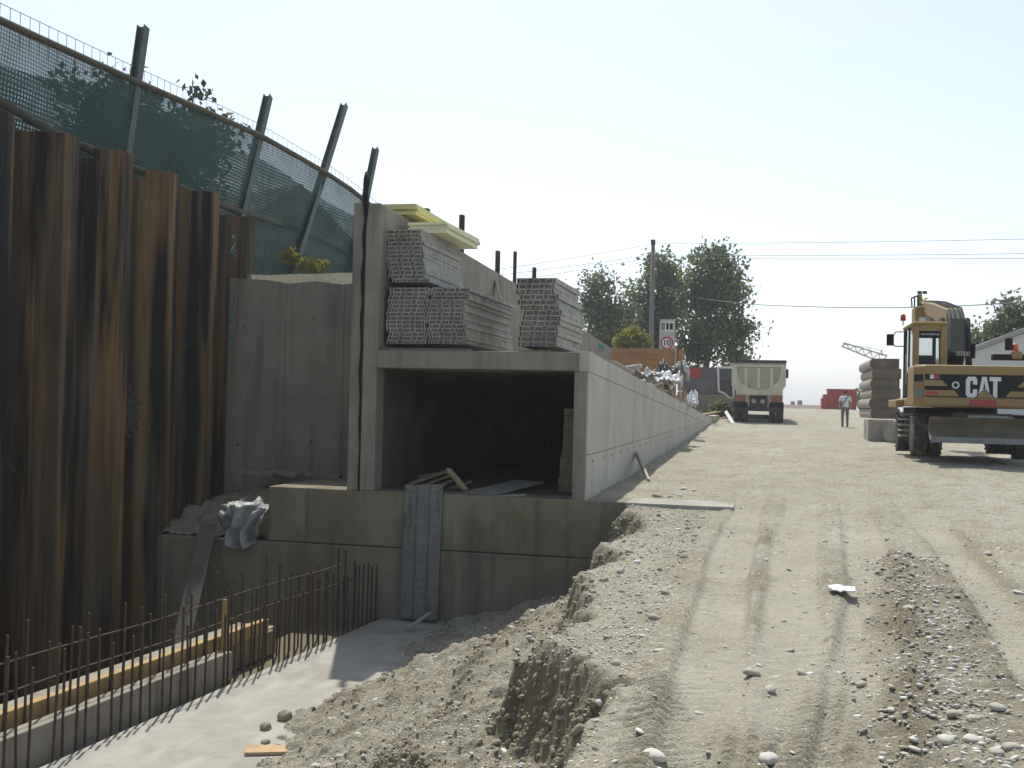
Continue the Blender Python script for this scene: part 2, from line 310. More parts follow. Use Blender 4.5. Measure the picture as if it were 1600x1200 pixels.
FOOT_Y = [3.0, 7.5, 8.9, 10.4, 11.8, 13.0, 14.0, 15]
FOOT_X = [-4.3, -4.75, -4.70, -4.95, -4.55, -4.85, -5.05, -5.0]
def lane(pts):
    P = np.array([(p.x, p.y) for p in pts]); return P
def zat(px, py):
    """point of the road surface under a pixel"""
    d = ray(px, py); t = 1.0
    for _ in range(60):
        p = EYE + d*t; t += (p.z-float(road_z(p.y)))/(-d.z)*0.7
    return EYE + d*t
LANES = [  # path on the road, width, tread pitch, depth
    (lane([zat(1085, 1240), zat(1100, 1110), zat(1131, 917), zat(1141, 872), zat(1166, 800), zat(1188, 740)]), 0.42, 0.095, 0.034),
    (lane([zat(1330, 1240), zat(1345, 1100), zat(1362, 930), zat(1350, 850), zat(1325, 770), zat(1290, 710)]), 0.40, 0.085, 0.030),
    (lane([zat(1640, 1080), zat(1560, 960), zat(1480, 860), zat(1400, 780), zat(1340, 730)]), 0.36, 0.08, 0.024),
    (lane([zat(1225, 1240), zat(1235, 1000), zat(1240, 860), zat(1255, 780), zat(1262, 715)]), 0.45, 0.09, 0.018),
    (lane([zat(1600, 800), zat(1500, 760), zat(1400, 722), zat(1340, 700)]), 0.35, 0.08, 0.014),
]
DARK = lane([zat(1405, 872), zat(1425, 930), zat(1450, 1000), zat(1480, 1100), zat(1520, 1240)])
DARKW = [0.16, 0.30, 0.38, 0.42, 0.50]
def polydist(X, Y, P):
    """signed distance to a polyline, and length along it"""
    best = np.full(X.shape, 1e9); sgn = np.zeros(X.shape); al = np.zeros(X.shape); acc = 0.0
    for i in range(len(P)-1):
        ax, ay = P[i]; bx, by = P[i+1]; dx, dy = bx-ax, by-ay; L = math.hypot(dx, dy)
        t = np.clip(((X-ax)*dx+(Y-ay)*dy)/L/L, 0, 1); qx = X-ax-t*dx; qy = Y-ay-t*dy; d = np.hypot(qx, qy)
        m = d < best; best = np.where(m, d, best); sgn = np.where(m, np.sign(dx*qy-dy*qx), sgn); al = np.where(m, acc+t*L, al); acc += L
    return best*np.where(sgn == 0, 1, sgn), al
def edge_x0(Y): a_ = aZ(70, 1195, SLAB_Z); b_ = aZ(590, 968, SLAB_Z); return a_.x+(b_.x-a_.x)*(Y-a_.y)/(b_.y-a_.y)
def terrain(X, Y, fine=True, full=False):
    X = np.asarray(X, float); Y = np.asarray(Y, float)
    zr = road_z(Y)
    near = np.clip(1-(Y-20)/60, 0.15, 1)
    road = zr + 0.05*fbm(X, Y, 0.35, 3, 3)*near + np.interp(Y, [5, 15, 22, 32, 45], [0, 0.12, 0.28, 0.15, 0])*sst(-2.2, 3.5, X)
    dark = np.zeros_like(X); pale = np.zeros_like(X)
    if fine:
        road = road + 0.030*fbm(X, Y, 1.6, 4, 11) + 0.011*fbm(X, Y, 9, 3, 21) + 0.010*fbm(X, Y, 26, 2, 25)
        for P, w, pitch, dep in LANES:
            d, al = polydist(X, Y, P); wob = w/2+0.03*fbm(al, al*0, 1.0, 2, 5)
            fade = 1-sst(11, 19, Y)
            ins = (1-sst(wob*0.85, wob*1.05, np.abs(d)))*fade
            rim = np.exp(-((np.abs(d)-wob*1.2)/0.06)**2)*fade
            bars = np.tanh(2.5*np.sin((al+np.abs(d)*0.55)/pitch*2*math.pi))
            patch = sst(-0.25, 0.3, fbm(X, Y, 0.9, 2, 31))
            road = road - dep*ins*(1+0.0*d) + dep*0.7*rim + ins*dep*0.42*bars*patch*(0.45+0.55*sst(0.15, 0.3, np.abs(d)/w)) \
                + np.where(np.abs(d) < w*0.9, 1, 0)*fade*(1-ins)*dep*0.4*bars*patch
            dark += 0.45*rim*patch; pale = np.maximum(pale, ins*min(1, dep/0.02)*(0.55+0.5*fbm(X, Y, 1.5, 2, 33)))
        d, al = polydist(X, Y, DARK); Ld = np.linspace(0, al.max() if al.max() > 0 else 1, len(DARKW))
        wd = np.interp(al, Ld, DARKW)*(1+0.35*fbm(X, Y, 2.2, 3, 41))
        inside = 1-sst(0.75, 1.1, np.abs(d)/wd)
        road = road + inside*(0.035+0.03*fbm(X, Y, 7, 3, 43)); dark = dark + 0.70*inside*(0.75+0.6*fbm(X, Y, 3, 3, 45))
    Yc = np.clip(Y, 3, 15)
    xe = np.interp(Yc, EDGE_Y, EDGE_X) + 0.24*fbm(Y, Y*0+X*0.3, 0.9, 4, 51) + 0.14*fbm(Y, X*0.5, 3.0, 3, 52) + 0.07*fbm(Y, X, 10, 2, 53)
    xf = np.interp(Yc, FOOT_Y, FOOT_X) + 0.22*fbm(Y, Y*0, 1.2, 3, 61)
    t = (xe-X)/(xe-xf)
    g_near = 0.27*sst(0.0, 0.10, t)+0.10*sst(0.26, 0.36, t)+0.35*np.clip(t, 0, 1)+0.28*sst(0.3, 1.0, t)
    g_far = 0.52*sst(0.0, 0.24, t)+0.48*np.clip((t-0.1)/0.9, 0, 1)**0.9
    k = sst(10.5, 13.5, Y)
    g = g_near*(1-k)+g_far*k
    pit = SLAB_Z-0.06
    lump = 0.12*fbm(X, Y, 1.3, 4, 71, 0.6) + 0.10*np.abs(fbm(X, Y, 3.2, 4, 73, 0.65)) + 0.060*fbm(X, Y, 9, 4, 75, 0.6) + 0.02*fbm(X, Y, 26, 2, 76)
    bump_w = np.clip(t/0.05, 0, 1)*(1-sst(0.9, 1.02, t))
    bank = road*(1-g)+(pit)*g + lump*bump_w - 0.10*bump_w
    bank = np.where(t >= 1.0, np.minimum(bank, pit), bank)
    ypit = Y < 15.03
    z = np.where(ypit, np.where(t > 0, bank, road), road)
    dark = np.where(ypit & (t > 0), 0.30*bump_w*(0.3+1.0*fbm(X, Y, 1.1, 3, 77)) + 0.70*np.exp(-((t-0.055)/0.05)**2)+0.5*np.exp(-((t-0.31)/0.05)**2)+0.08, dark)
    # under the slab and the tunnel
    z = np.where((X < -2.63) & (X > -6.0) & (Y >= 15.03) & (Y < 47.9), -1.75, z)
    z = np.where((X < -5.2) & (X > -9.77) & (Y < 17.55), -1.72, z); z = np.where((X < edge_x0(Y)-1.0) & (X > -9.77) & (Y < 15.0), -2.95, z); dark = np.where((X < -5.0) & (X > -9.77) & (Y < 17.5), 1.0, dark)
    z = np.where((X < -4.9) & (X > -9.77) & (Y < 15.02), np.minimum(z, -1.72), z)
    # ground behind the sheet piles and the upper wall
    upz = np.interp(Y, [0, 17, 24, 39, 48, 60, 90, 200, 2500], [4.35, 3.75, 3.3, 2.5, 1.6, 1.2, 1.4, -1.5, -4])
    far_up = np.where(X < -9.77, upz + 0.55*sst(-9.3, -10.5, X)*np.interp(Y, [15, 22, 40], [0.6, 1, 0]), upz) + 0.12*fbm(X, Y, 0.8, 4, 81)
    left = ((X <= -6.0) & (Y >= 17.55)) | (X <= -9.77)
    side = np.where(Y > 48, sst(-2.6, -7, X), 1.0)
    z = np.where(left, np.where(Y > 48, zr*(1-side)+far_up*side, far_up), z)
    return (z, np.clip(dark, 0, 1), np.clip(pale, 0, 1)) if full else (z, np.clip(dark, 0, 1))
def grid_lines(dense, tail_lo, tail_hi, grow=1.12, extra=()):
    a = list(dense); st = a[1]-a[0]; p = a[0]
    while p > tail_lo: st *= grow; p -= st; a.insert(0, p)
    st = a[-1]-a[-2]; p = a[-1]
    while p < tail_hi: st *= grow; p += st; a.append(p)
    a = np.array(sorted(set(np.round(a, 4)) | set(extra))); return a
gx = grid_lines(np.arange(-4.7, 4.6, 0.024), -900, 900, 1.10, (-9.80, -9.74, -6.03, -5.97, -2.66, -2.60))
yl = [3.6]
while yl[-1] < 2600: yl.append(yl[-1] + max(0.02, 0.0030*yl[-1]) * (1 if yl[-1] < 30 else 1+(yl[-1]-30)*0.06))
yl = [-40, -20, -8, -2, 1, 2, 2.8, 3.2, 3.4] + yl
gy = np.array(sorted(set(np.round(yl, 4)) | {15.00, 15.06, 17.52, 17.58, 47.8, 48.0}))
GX, GY = np.meshgrid(gx, gy); GZ, GD, GP = terrain(GX, GY, full=True)
nx, ny = len(gx), len(gy)
vs = np.stack([GX.ravel(), GY.ravel(), GZ.ravel()], 1)
ii = (np.arange(ny-1)[:, None]*nx+np.arange(nx-1)[None, :]).ravel()
fs = np.stack([ii, ii+1, ii+nx+1, ii+nx], 1)
def np_mesh(name, v, f, m, smooth=True, attrs=None):
    k = f.shape[1]
    me = bpy.data.meshes.new(name); me.vertices.add(len(v)); me.vertices.foreach_set('co', v.astype(np.float32).ravel())
    me.loops.add(f.size); me.loops.foreach_set('vertex_index', f.astype(np.int32).ravel())
    me.polygons.add(len(f)); me.polygons.foreach_set('loop_start', np.arange(0, f.size, k, dtype=np.int32))
    me.polygons.foreach_set('loop_total', np.full(len(f), k, dtype=np.int32))
    me.update(calc_edges=True)
    if smooth: me.polygons.foreach_set('use_smooth', np.ones(len(f), bool))
    for an, av in (attrs or {}).items():
        at = me.attributes.new(an, 'FLOAT', 'POINT'); at.data.foreach_set('value', av.astype(np.float32).ravel())
    me.materials.append(m); return me
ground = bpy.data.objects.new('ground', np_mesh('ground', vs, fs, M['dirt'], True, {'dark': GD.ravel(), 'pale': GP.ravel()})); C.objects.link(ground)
tag(ground, kind='structure')
def gz(x, y): return float(terrain(np.array([x]), np.array([y]))[0][0])

# ---------------------------------------------------------------- pit slab
sl = MB()
xl = lambda y: -6.45 if y < 15 else -6.45
pA = aZ(70, 1195, SLAB_Z); pB = aZ(590, 968, SLAB_Z)       # left edge of the slab (starter bars)
def edge_x(y): return pA.x+(pB.x-pA.x)*(y-pA.y)/(pB.y-pA.y)
slab_poly = [(edge_x(4.0), 4.0), (-3.2, 4.0), (-3.2, 14.985), (edge_x(14.985), 14.985)]
slab_poly = [(a, min(b, 14.955)) for a, b in slab_poly]
sl.prism(slab_poly, lambda a, b, t: (a, b, SLAB_Z if t else SLAB_Z-0.14))
slab = sl.build('pit_slab', M['slab'], bevel=0.01); tag(slab, kind='structure')
# thin second pour with a broken edge, lying on the slab nearest the camera
sl = MB(); ys = np.linspace(4.0, 9.35, 30)
e2 = [(float(-3.9-0.12*math.sin(y*2.1)), float(y)) for y in ys]
far = [(-4.3, 9.5), (-4.8, 9.42), (edge_x(9.3)+0.12, 9.3)]
sl.prism([(edge_x(4.0)+0.12, 4.0)] + e2 + far, lambda a, b, t: (a, b, SLAB_Z+0.022 if t else SLAB_Z-0.01))
slab2 = sl.build('slab_topping', M['slab']); tag(slab2, kind='structure')

# ---------------------------------------------------------------- concrete underpass (tunnel box, upper wall, base)
XO, XI, XL, XC0 = -2.48, -2.69, -5.64, -6.07
def top_z(y): return 2.26-0.0388*(y-15)
def upper_z(y): return float(np.interp(y, [15, 23.5, 39.1], [4.43, 4.23, 3.55]))
def base_z(y): return float(road_z(np.array(y)))
und = thing('concrete_underpass', (-4.1, 15, 0.19), 'grey concrete box underpass with dark open mouth, high left wall and long sloping right wall', 'underpass')
def child(mb, name, m, **kw):
    o = mb.build(name, m, und, **kw); o.matrix_parent_inverse = Matrix.Translation(und.location).inverted(); return o
def ypoly(mb, x0, x1, pts):   # side outline (y, z) extruded in x
    return mb.prism(pts, lambda a, b, t: (x0 if t == 0 else x1, a, b))
# left wall: the column half at the back and the half in front of the joint
w = MB(); ypoly(w, -6.07, -5.89, [(15.02, 0.188), (15.02, 4.45), (23.5, 4.24), (39.1, 3.56), (39.1, -0.6), (17.8, -0.6), (17.8, 0.188)]); child(w, 'outer_left_wall', M['concrete'], bevel=0.012)
w = MB(); ypoly(w, -5.865, XL, [(15.0, 0.19), (15.0, 4.43), (23.5, 4.22), (39.1, 3.54), (39.1, -0.6), (15.4, -0.6), (15.4, 0.19)]); child(w, 'left_wall', M['concrete'], bevel=0.015)
# roof
w = MB(); ypoly(w, XL-0.003, XO-0.004, [(15.003, 2.0), (15.003, 2.262), (47.9, top_z(47.9)), (47.9, top_z(47.9)-0.26)]); child(w, 'roof_slab', M['concrete'], bevel=0.012)
# right wall core, with formed panels on its outer face
w = MB(); ypoly(w, XI, XO-0.03, [(15.0, 0.188), (15.0, 1.998), (47.9, top_z(47.9)-0.262), (47.9, 0.3), (30, 0.188)]); child(w, 'right_wall', M['concrete'], bevel=0.012)
Yp = 15.0; k = 0; Wp = 1.96
while Yp < 46:
    y0, y1 = Yp+0.004, min(Yp+Wp, 47.9)-0.004
    zj = 0.82+0.03*((k*7) % 3-1)*0+0.004*(Yp-15)
    t0, t1 = top_z(y0)-0.272, top_z(y1)-0.272
    pr_ = 0.0015*((k*5) % 3)
    b0, b1 = base_z(y0)-0.25, base_z(y1)-0.25
    if t0 > zj+0.05:
        p = MB(); ypoly(p, XO-0.029, XO-0.0005+pr_*0.3, [(y0, zj+0.004), (y0, t0), (y1, max(t1, zj+0.01)), (y1, zj+0.004)]); child(p, 'wall_panel', M['concrete_panel'], bevel=0.004)
    p = MB(); ypoly(p, XO-0.029, XO+pr_, [(y0, b0), (y0, min(zj-0.004, t0)), (y1, min(zj-0.004, t1)), (y1, b1)]); child(p, 'wall_panel', M['concrete_panel'], bevel=0.004)
    for yh in (y0+0.45, y1-0.45):
        if t1 > zj+0.15: child(MB().lathe([(0.02, 0), (0.02, 0.006)], (XO+0.001, yh, zj-0.10), (1, 0, 0), 8), 'tie_hole', M['hole'])
    Yp += Wp; k += 1
# coping strips along the roof edge
Yp = 15.0; k = 0
while Yp < 47:
    y0, y1 = Yp+0.003, min(Yp+3.9, 47.9)-0.003
    p = MB(); ypoly(p, XO-0.14, XO+0.012, [(y0-(0.012 if k == 0 else 0), top_z(y0)-0.268), (y0-(0.012 if k == 0 else 0), top_z(y0)+0.012), (y1, top_z(y1)+0.012), (y1, top_z(y1)-0.268)]); child(p, 'coping', M['concrete_panel'], bevel=0.008)
    Yp += 3.9; k += 1
# added dark sheets inside the tunnel, its shade put into their colour
child(MB().span((XL-0.002, 15.32, 0.195), (XL+0.016, 47.7, 1.99)), 'shade_lining', M['shade_concrete'])
w = MB(); ypoly(w, XL+0.017, XI-0.017, [(15.32, 1.975), (15.32, 1.998), (47.7, top_z(47.7)-0.262), (47.7, top_z(47.7)-0.29)]); child(w, 'shade_lining', M['shade_concrete'])
w = MB(); ypoly(w, XI-0.016, XI+0.002, [(15.32, 0.195), (15.32, 1.99), (47.7, top_z(47.7)-0.3), (47.7, 0.195)]); child(w, 'shade_lining', M['shade_concrete'])
child(MB().span((XL+0.017, 15.5, 0.18), (XI-0.017, 47.3, 0.196)), 'shade_floor', M['shade_concrete'])
# base: upper block (tunnel floor) and lower block
w = MB(); w.span((-7.31, 14.99, -0.62), (-1.25, 47.5, 0.19)); child(w, 'floor_block', M['concrete_old'], bevel=0.02)
w = MB(); w.span((-9.25, 14.962, -3.1), (-1.6, 16.4, -0.63)); child(w, 'footing', M['concrete_old'], bevel=0.02)
w = MB(); w.span((-1.9, 14.78, 0.10), (-0.45, 15.6, 0.205)); child(w, 'blinding_strip', M['slab'], bevel=0.012)
# low kerb wall going on beyond the end of the wall
w = MB(); w.span((-2.7, 48.6, 0.2), (-2.4, 53.5, 1.12)); o = w.build('kerb_wall', M['concrete_panel'], bevel=0.01); tag(o, 'low concrete kerb wall just left of the dump truck', 'kerb wall')
# wing wall at the back of the recess
w = MB(); zz = [(-9.34, 3.62), (-8.6, 3.58), (-8.2, 3.52), (-7.7, 3.56), (-7.2, 3.5), (-6.6, 3.55), (-6.075, 3.55)]
ww = thing('wing_wall', (-7.7, 17.5, 0), 'stained grey concrete wall between rusty sheet piles and the tall column', 'wall')
xs = [-9.34, -8.25, -7.16, -6.075]
for i in range(3):
    w = MB(); a, b = xs[i]+(0.004 if i else 0), xs[i+1]
    top = [(a, float(np.interp(a, [z[0] for z in zz], [z[1] for z in zz])))] + [z for z in zz if a < z[0] < b] + [(b, float(np.interp(b, [z[0] for z in zz], [z[1] for z in zz])))]
    w.prism([(b, -0.6), (a, -0.6)] + top, lambda u_, v_, t: (u_, 17.4 if t == 0 else 17.7, v_))
    o = w.build('wall_section', M['concrete'], ww, bevel=0.01); o.matrix_parent_inverse = Matrix.Translation(ww.location).inverted()
# formwork tie holes
for (px, py) in [(490, 497), (486, 690), (383, 512), (371, 695)]:
    p = aY(px, py, 17.4); h = MB().lathe([(0.018, 0), (0.018, 0.012)], (p.x, 17.393, p.z), (0, 1, 0), 10).build('tie_hole', M['hole'], ww); h.matrix_parent_inverse = Matrix.Translation(ww.location).inverted()

# ---------------------------------------------------------------- sheet piles
spw = thing('sheet_pile_wall', (-9.2, 8, SLAB_Z), 'tall row of rusty interlocking steel sheet piles on the left of the pit', 'sheet piling')
PW = 0.635; X_OUT, X_IN = -9.08, -9.56; T = 0.03
def pile_mesh(out, zt):
    s = 1 if out else -1
    a = [(-0.318, 0.0), (-0.285, 0.0), (-0.150, 0.29), (0.150, 0.29), (0.285, 0.0), (0.318, 0.0)]
    b = [(y, x-T) for (y, x) in a][::-1]
    lock = []
    m = MB(); poly = a + b
    xm = (X_OUT+X_IN)/2
    m.prism(poly, lambda y, x, t: (x*s+(T/2 if out else -T/2)*0, y, -3.3 if t == 0 else zt))
    for e in (-0.310, 0.310):
        m.tube([(0.0-0.012*s, e, -3.3), (0.0-0.012*s, e, zt-0.004)], 0.026, 8)
    return m
k = 0; y = 12.26-PW*6.5
tops = {0: 4.95}
while y < 17.75:
    out = (k % 2 == 1)
    zt = (4.97 if out else 4.88) + 0.05*math.sin(k*2.3)
    if y > 16.9: zt = 4.72
    pm = pile_mesh(out, zt).build('pile', M['rust'], spw, loc=None, bevel=0.004)
    pm.location = (-9.39-0.003*(k % 2) - spw.location.x, y-spw.location.y, -spw.location.z)
    y += PW; k += 1
last_pile_y = y-PW
# dirt stuck to the piles
for i, (px, py, s_) in enumerate([(205, 645, .20), (268, 590, .30)]):
    p = aX(px, py, -9.16 if i != 1 else -9.2); n = 700; m = MB()
    for q in range(n):
        d = Vector((rng.normal(0, .02), rng.normal(0, s_*0.45), rng.normal(0, s_*0.8)))
        m.box(p+d, [0.006+0.034*rng.random()**2 for _ in range(3)], (rng.random()*3, rng.random()*3, rng.random()*3)) if q % 1 == 0 else None
    o = m.build('caked_dirt', M['mud'], spw); o.matrix_parent_inverse = Matrix.Translation(spw.location).inverted(); o['kind'] = 'stuff'
# spray-painted marks on the last pile
def spray(px, py, strokes, Xp, sc):
    m = MB(); p = aX(px, py, Xp)
    for st in strokes:
        pts = [(Xp+0.004, p.y+a*sc, p.z+b*sc) for a, b in st]
        for a, b in zip(pts[:-1], pts[1:]): m.beam(a, b, 0.004, 0.035, (1, 0, 0)) if False else m.tube([a, b], 0.011, 6)
    return m
S5 = [[(0.5, 1), (-0.4, 1), (-0.45, 0.2), (0.2, 0.3), (0.5, -0.2), (0.2, -0.8), (-0.5, -0.8)]]
S2 = [[(-0.4, 0.6), (0.0, 1), (0.4, 0.6), (0.3, 0.1), (-0.5, -0.7), (0.6, -0.7)]]
S1 = [[(-0.4, 0.4), (0.1, 0.9), (0.1, -0.9)]]
XF = -9.10
for (px, py, st, sc) in [(365, 382, S2, .16), (364, 398, [[(-1, 0.2), (1, 0)]], .16), (363, 468, S5, .14), (362, 495, S2, .12), (361, 530, S5, .13), (360, 545, [[(-.9, 0), (.9, .1)]], .14)]:
    o = spray(px, py, st, XF, sc).build('spray_mark', M['cyan_paint'], spw); o.matrix_parent_inverse = Matrix.Translation(spw.location).inverted()
# ---------------------------------------------------------------- green screen fence above the piles
HEM = [(-60, 3, -10.0), (0, 30, -10.0), (105, 78, -10.0), (210, 125, -10.0), (310, 168, -10.0), (405, 210, -10.0), (455, 238, -9.9), (507, 268, -9.8), (545, 293, -9.7), (585, 325, -9.6), (640, 372, -9.5)]
hem = [aX(*h) for h in HEM]
hY = [p.y for p in hem]; hX = [p.x for p in hem]; hZ = [p.z for p in hem]
def hem_at(y): return Vector((float(np.interp(y, hY, hX)), y, float(np.interp(y, hY, hZ))))
fence = thing('screen_fence', (-10, 14, 4.3), 'dark green net screen fence on leaning posts above the rusty sheet piles', 'fence')
def fchild(mb, name, m, **kw):
    o = mb.build(name, m, fence, **kw); o.matrix_parent_inverse = Matrix.Translation(fence.location).inverted(); return o
def net(name, m, dtop, dbot, xoff, sag):
    ny_, nz_ = 90, 14; ys = np.linspace(9.2, 27.0, ny_); v = []; uv = []
    for j, y in enumerate(ys):
        h = hem_at(y); bot = float(np.interp(y, [9, 14, 17, 20.6, 27], [4.55, 4.5, 3.9, 3.75, 3.4])) if dbot is None else h.z-dbot
        tp = h.z-dtop-(sag*(0.5+0.5*math.sin(y*1.15+0.6)) if sag else 0)
        for i in range(nz_):
            t = i/(nz_-1); z = bot+(tp-bot)*t
            wob = 0.035*math.sin(y*3.1+z*2.0)+0.02*math.sin(y*7.3-z*4)
            v.append((h.x+xoff+wob*(1-abs(2*t-1))-0.10*(1-t), y, z)); uv.append((y, z))
    f = [(j*nz_+i, (j+1)*nz_+i, (j+1)*nz_+i+1, j*nz_+i+1) for j in range(ny_-1) for i in range(nz_-1)]
    mb = MB(); mb.v = v; mb.f = f; o = fchild(mb, name, m, smooth=True, fix=False)
    ul = o.data.uv_layers.new(name='UVMap')
    for lp in o.data.loops: ul.data[lp.index].uv = uv[lp.vertex_index]
    return o
net('screen_net', M['net'], 0.0, None, 0.0, 0)
net('backing_net', M['net_coarse'], 0.42, None, -0.10, 0.16)
yy = np.linspace(9.2, 27, 60)
fchild(MB().tube([hem_at(y)+Vector((0.02, 0, -0.02)) for y in yy], 0.055, 7), 'top_rail', M['rail'], smooth=True)
LOW = [(0, 152), (90, 205), (200, 254), (380, 330), (460, 355), (540, 392), (640, 440)]
low = [aX(a, b, -9.95) for a, b in LOW]
fchild(MB().tube([p+Vector((-0.10, 0, 0)) for p in low], 0.065, 7), 'lower_rail', M['rail'], smooth=True)
# welded wire showing above the net
wy = np.linspace(9.3, 27, 90)
wm = MB(); wm.tube([hem_at(y)+Vector((-0.06, 0, 0.24)) for y in wy], 0.006, 5)
fchild(wm, 'top_wire', M['wire'])
wu = MB()
for i, y in enumerate(np.arange(9.3, 27, 0.20)):
    h = hem_at(y); wu.tube([h+Vector((-0.06, 0, -0.25)), h+Vector((-0.06, 0, 0.245))], 0.005, 4)
o = fchild(wu, 'upright_wire', M['wire']); o['kind'] = 'stuff'
for (tx, ty, bx_, by_, X, X2) in [(224, 42, 193, 262, -9.9, -9.9), (419, 150, 374, 345, -9.9, -9.9), (538, 164, 463, 405, -9.75, -9.7), (587, 232, 545, 440, -9.5, -9.45)]:
    a = aX(tx, ty, X); b = aX(bx_, by_, X2)
    d = (a-b).normalized(); b2 = b-d*0.9
    pm = MB()
    a = aX(tx, ty, X-0.17)+Vector((0.17, 0, 0)); b = aX(bx_, by_, X2-0.17)+Vector((0.17, 0, 0)); d = (a-b).normalized(); b2 = b-d*0.9
    for off, w_, t_ in ((0.062, 0.15, 0.018), (-0.062, 0.15, 0.018)): pm.beam(b2+Vector((-0.17+off, 0, 0)), a+Vector((-0.17+off, 0, 0)), t_, w_, (0, 1, 0))
    pm.beam(b2+Vector((-0.17, 0, 0)), a+Vector((-0.17, 0, 0)), 0.108, 0.014, (0, 1, 0))
    fchild(pm, 'post', M['post_grey'])
# black strip hanging at the head of the column and running down the joint
cab = MB(); pts = [(572, 268), (573, 280), (571, 300), (572, 320), (571, 345), (568, 370), (569, 400), (566, 430), (567, 470), (564, 500), (565, 540), (562, 580), (563, 620), (561, 660), (562, 700), (560, 740), (560, 768)]
P = [aY(a, b, 14.985) for a, b in pts]
cab.tube(P, [0.012, 0.05, 0.04, 0.045, 0.02, 0.022, 0.02, 0.022, 0.018, 0.018, 0.015, 0.018, 0.013, 0.014, 0.010, 0.010, 0.010], 7)
tag(cab.build('black_cable', M['black'], smooth=True), 'black rubber strip hanging down the joint of the tall concrete column', 'cable')

# ---------------------------------------------------------------- steel formwork panels in stacks
def panel_mesh(L, th, w=0.52, m='galv_dirty', holes=False):
    mb = MB()
    mb.span((-w/2, 0, th*0.74), (w/2, L, th*0.96))          # face sheet
    for k in range(3):
        c = (-1+k)*w/3
        mb.prism([(c-0.068, 0.0), (c-0.05, 0.0), (c-0.044, th*0.62), (c+0.044, th*0.62), (c+0.05, 0.0), (c+0.068, 0.0), (c+0.062, th*0.738), (c-0.062, th*0.738)],
                 lambda a, b, t: (a, 0.004 if t == 0 else L-0.004, b))
    mb.span((-w/2+0.014, 0.055, th*0.04), (w/2-0.014, 0.065, th*0.735))
    for s_ in (-1, 1): mb.span((s_*w/2-0.012, -0.002, th*0.05), (s_*w/2+0.006, L+0.002, th*0.98))
    return mb.mesh('formwork_panel', M[m])
def stack(pxl, pxr, ytop, ybot, Y0, L, n, lean, what, group, mname='galv_dirty', jit=0.018):
    a = aY(pxl, ybot, Y0); b = aY(pxr, ybot, Y0); t = aY((pxl+pxr)/2, ytop, Y0)
    w = (b.x-a.x); H = t.z-a.z; th = H/n; me = panel_mesh(L, th, w-0.018, mname)
    for i in range(n):
        lvl = n-1-i
        f = lean(lvl/(n-1))
        o = inst('formwork_panel', me, ((a.x+b.x)/2+f+rng.normal(0, jit), Y0+rng.normal(0, jit*0.8), a.z+lvl*th), (rng.normal(0, .002), 0, rng.normal(0, .004)))
        tag(o, '%s grey steel formwork panel %s of %s' % (ORD[i] if i < n-1 else 'lowest', 'from the top' if 0 < i < n-1 else 'panel' if False else '', what), 'panel', group)
        o['label'] = ' '.join(o['label'].split())
    return (a.x+b.x)/2, a.z, H
S1_ = stack(606, 664, 358, 441, 15.28, 1.95, 13, lambda t: 0.03-0.09*max(0, t-0.0), 'leaning stack under the yellow boards', 'panels in the upper left stack')
S2_ = stack(605, 666, 449, 537, 15.22, 2.9, 14, lambda t: 0.012*math.sin(t*9), 'lower stack touching the column', 'panels in the lower left stack')
S3_ = stack(667, 726, 449, 537, 15.20, 2.9, 14, lambda t: 0.012*math.sin(t*7+1)-0.0, 'lower stack right beside its twin', 'panels in the lower middle stack')
S4_ = stack(810, 872, 434, 541, 15.42, 2.0, 13, lambda t: 0.04*math.sin(t*5-0.6)-0.015, 'separate stack near the deck edge', 'panels in the right stack')
# bearers under the stacks
for (pa, pb, py, Y0, L, lab) in [(600, 735, 541, 15.25, 0.10, 'blue grey flat bearer sheet under the two lower panel stacks'), (812, 862, 548, 15.6, 1.6, 'dark timber bearer under the separate right panel stack')]:
    a = aY(pa, py, Y0); b = aY(pb, py, Y0)
    m = MB(); m.span((a.x, Y0-0.12, 2.268), (b.x, Y0+L, 2.30 if pa < 700 else 2.315)); tag(m.build('bearer', M['galv_blue'] if pa < 700 else M['wood_dark'], bevel=0.006), lab, 'bearer')
# one panel standing against the base
vp = thing('scaffold_panel', (0, 0, 0), 'blue grey perforated steel panel standing upright against the tunnel base', 'panel')
a = aY(633, 757, 14.93); b = aY(692, 757, 14.93); zb = aY(650, 968, 14.80).z
vp.location = ((a.x+b.x)/2, 14.865, zb); vp.rotation_euler = (R(-3.0), 0, 0)
W3 = (b.x-a.x)/3; H = a.z-zb
for k in range(3):
    c = (k-1)*W3; m = MB()
    m.prism([(c-W3/2+0.004, 0.0), (c-W3/2+0.004, -0.045), (c-W3/2+0.02, -0.05), (c-W3/2+0.03, -0.036), (c+W3/2-0.03, -0.036), (c+W3/2-0.02, -0.05), (c+W3/2-0.004, -0.045), (c+W3/2-0.004, 0.0)],
            lambda u_, v_, t: (u_, v_, 0 if t == 0 else H+0.01*k))
    ch = m.build('channel', M['galv_blue'], vp)
    hm = MB(); zz_ = 0.07
    while zz_ < H-0.05:
        for q in (-0.036, -0.012, 0.012, 0.036): hm.lathe([(0.006, 0), (0.006, 0.004)], (c+q, -0.0385, zz_), (0, 1, 0), 6)
        zz_ += 0.125
    o = hm.build('perforation', M['hole'], ch); o['kind'] = 'stuff'

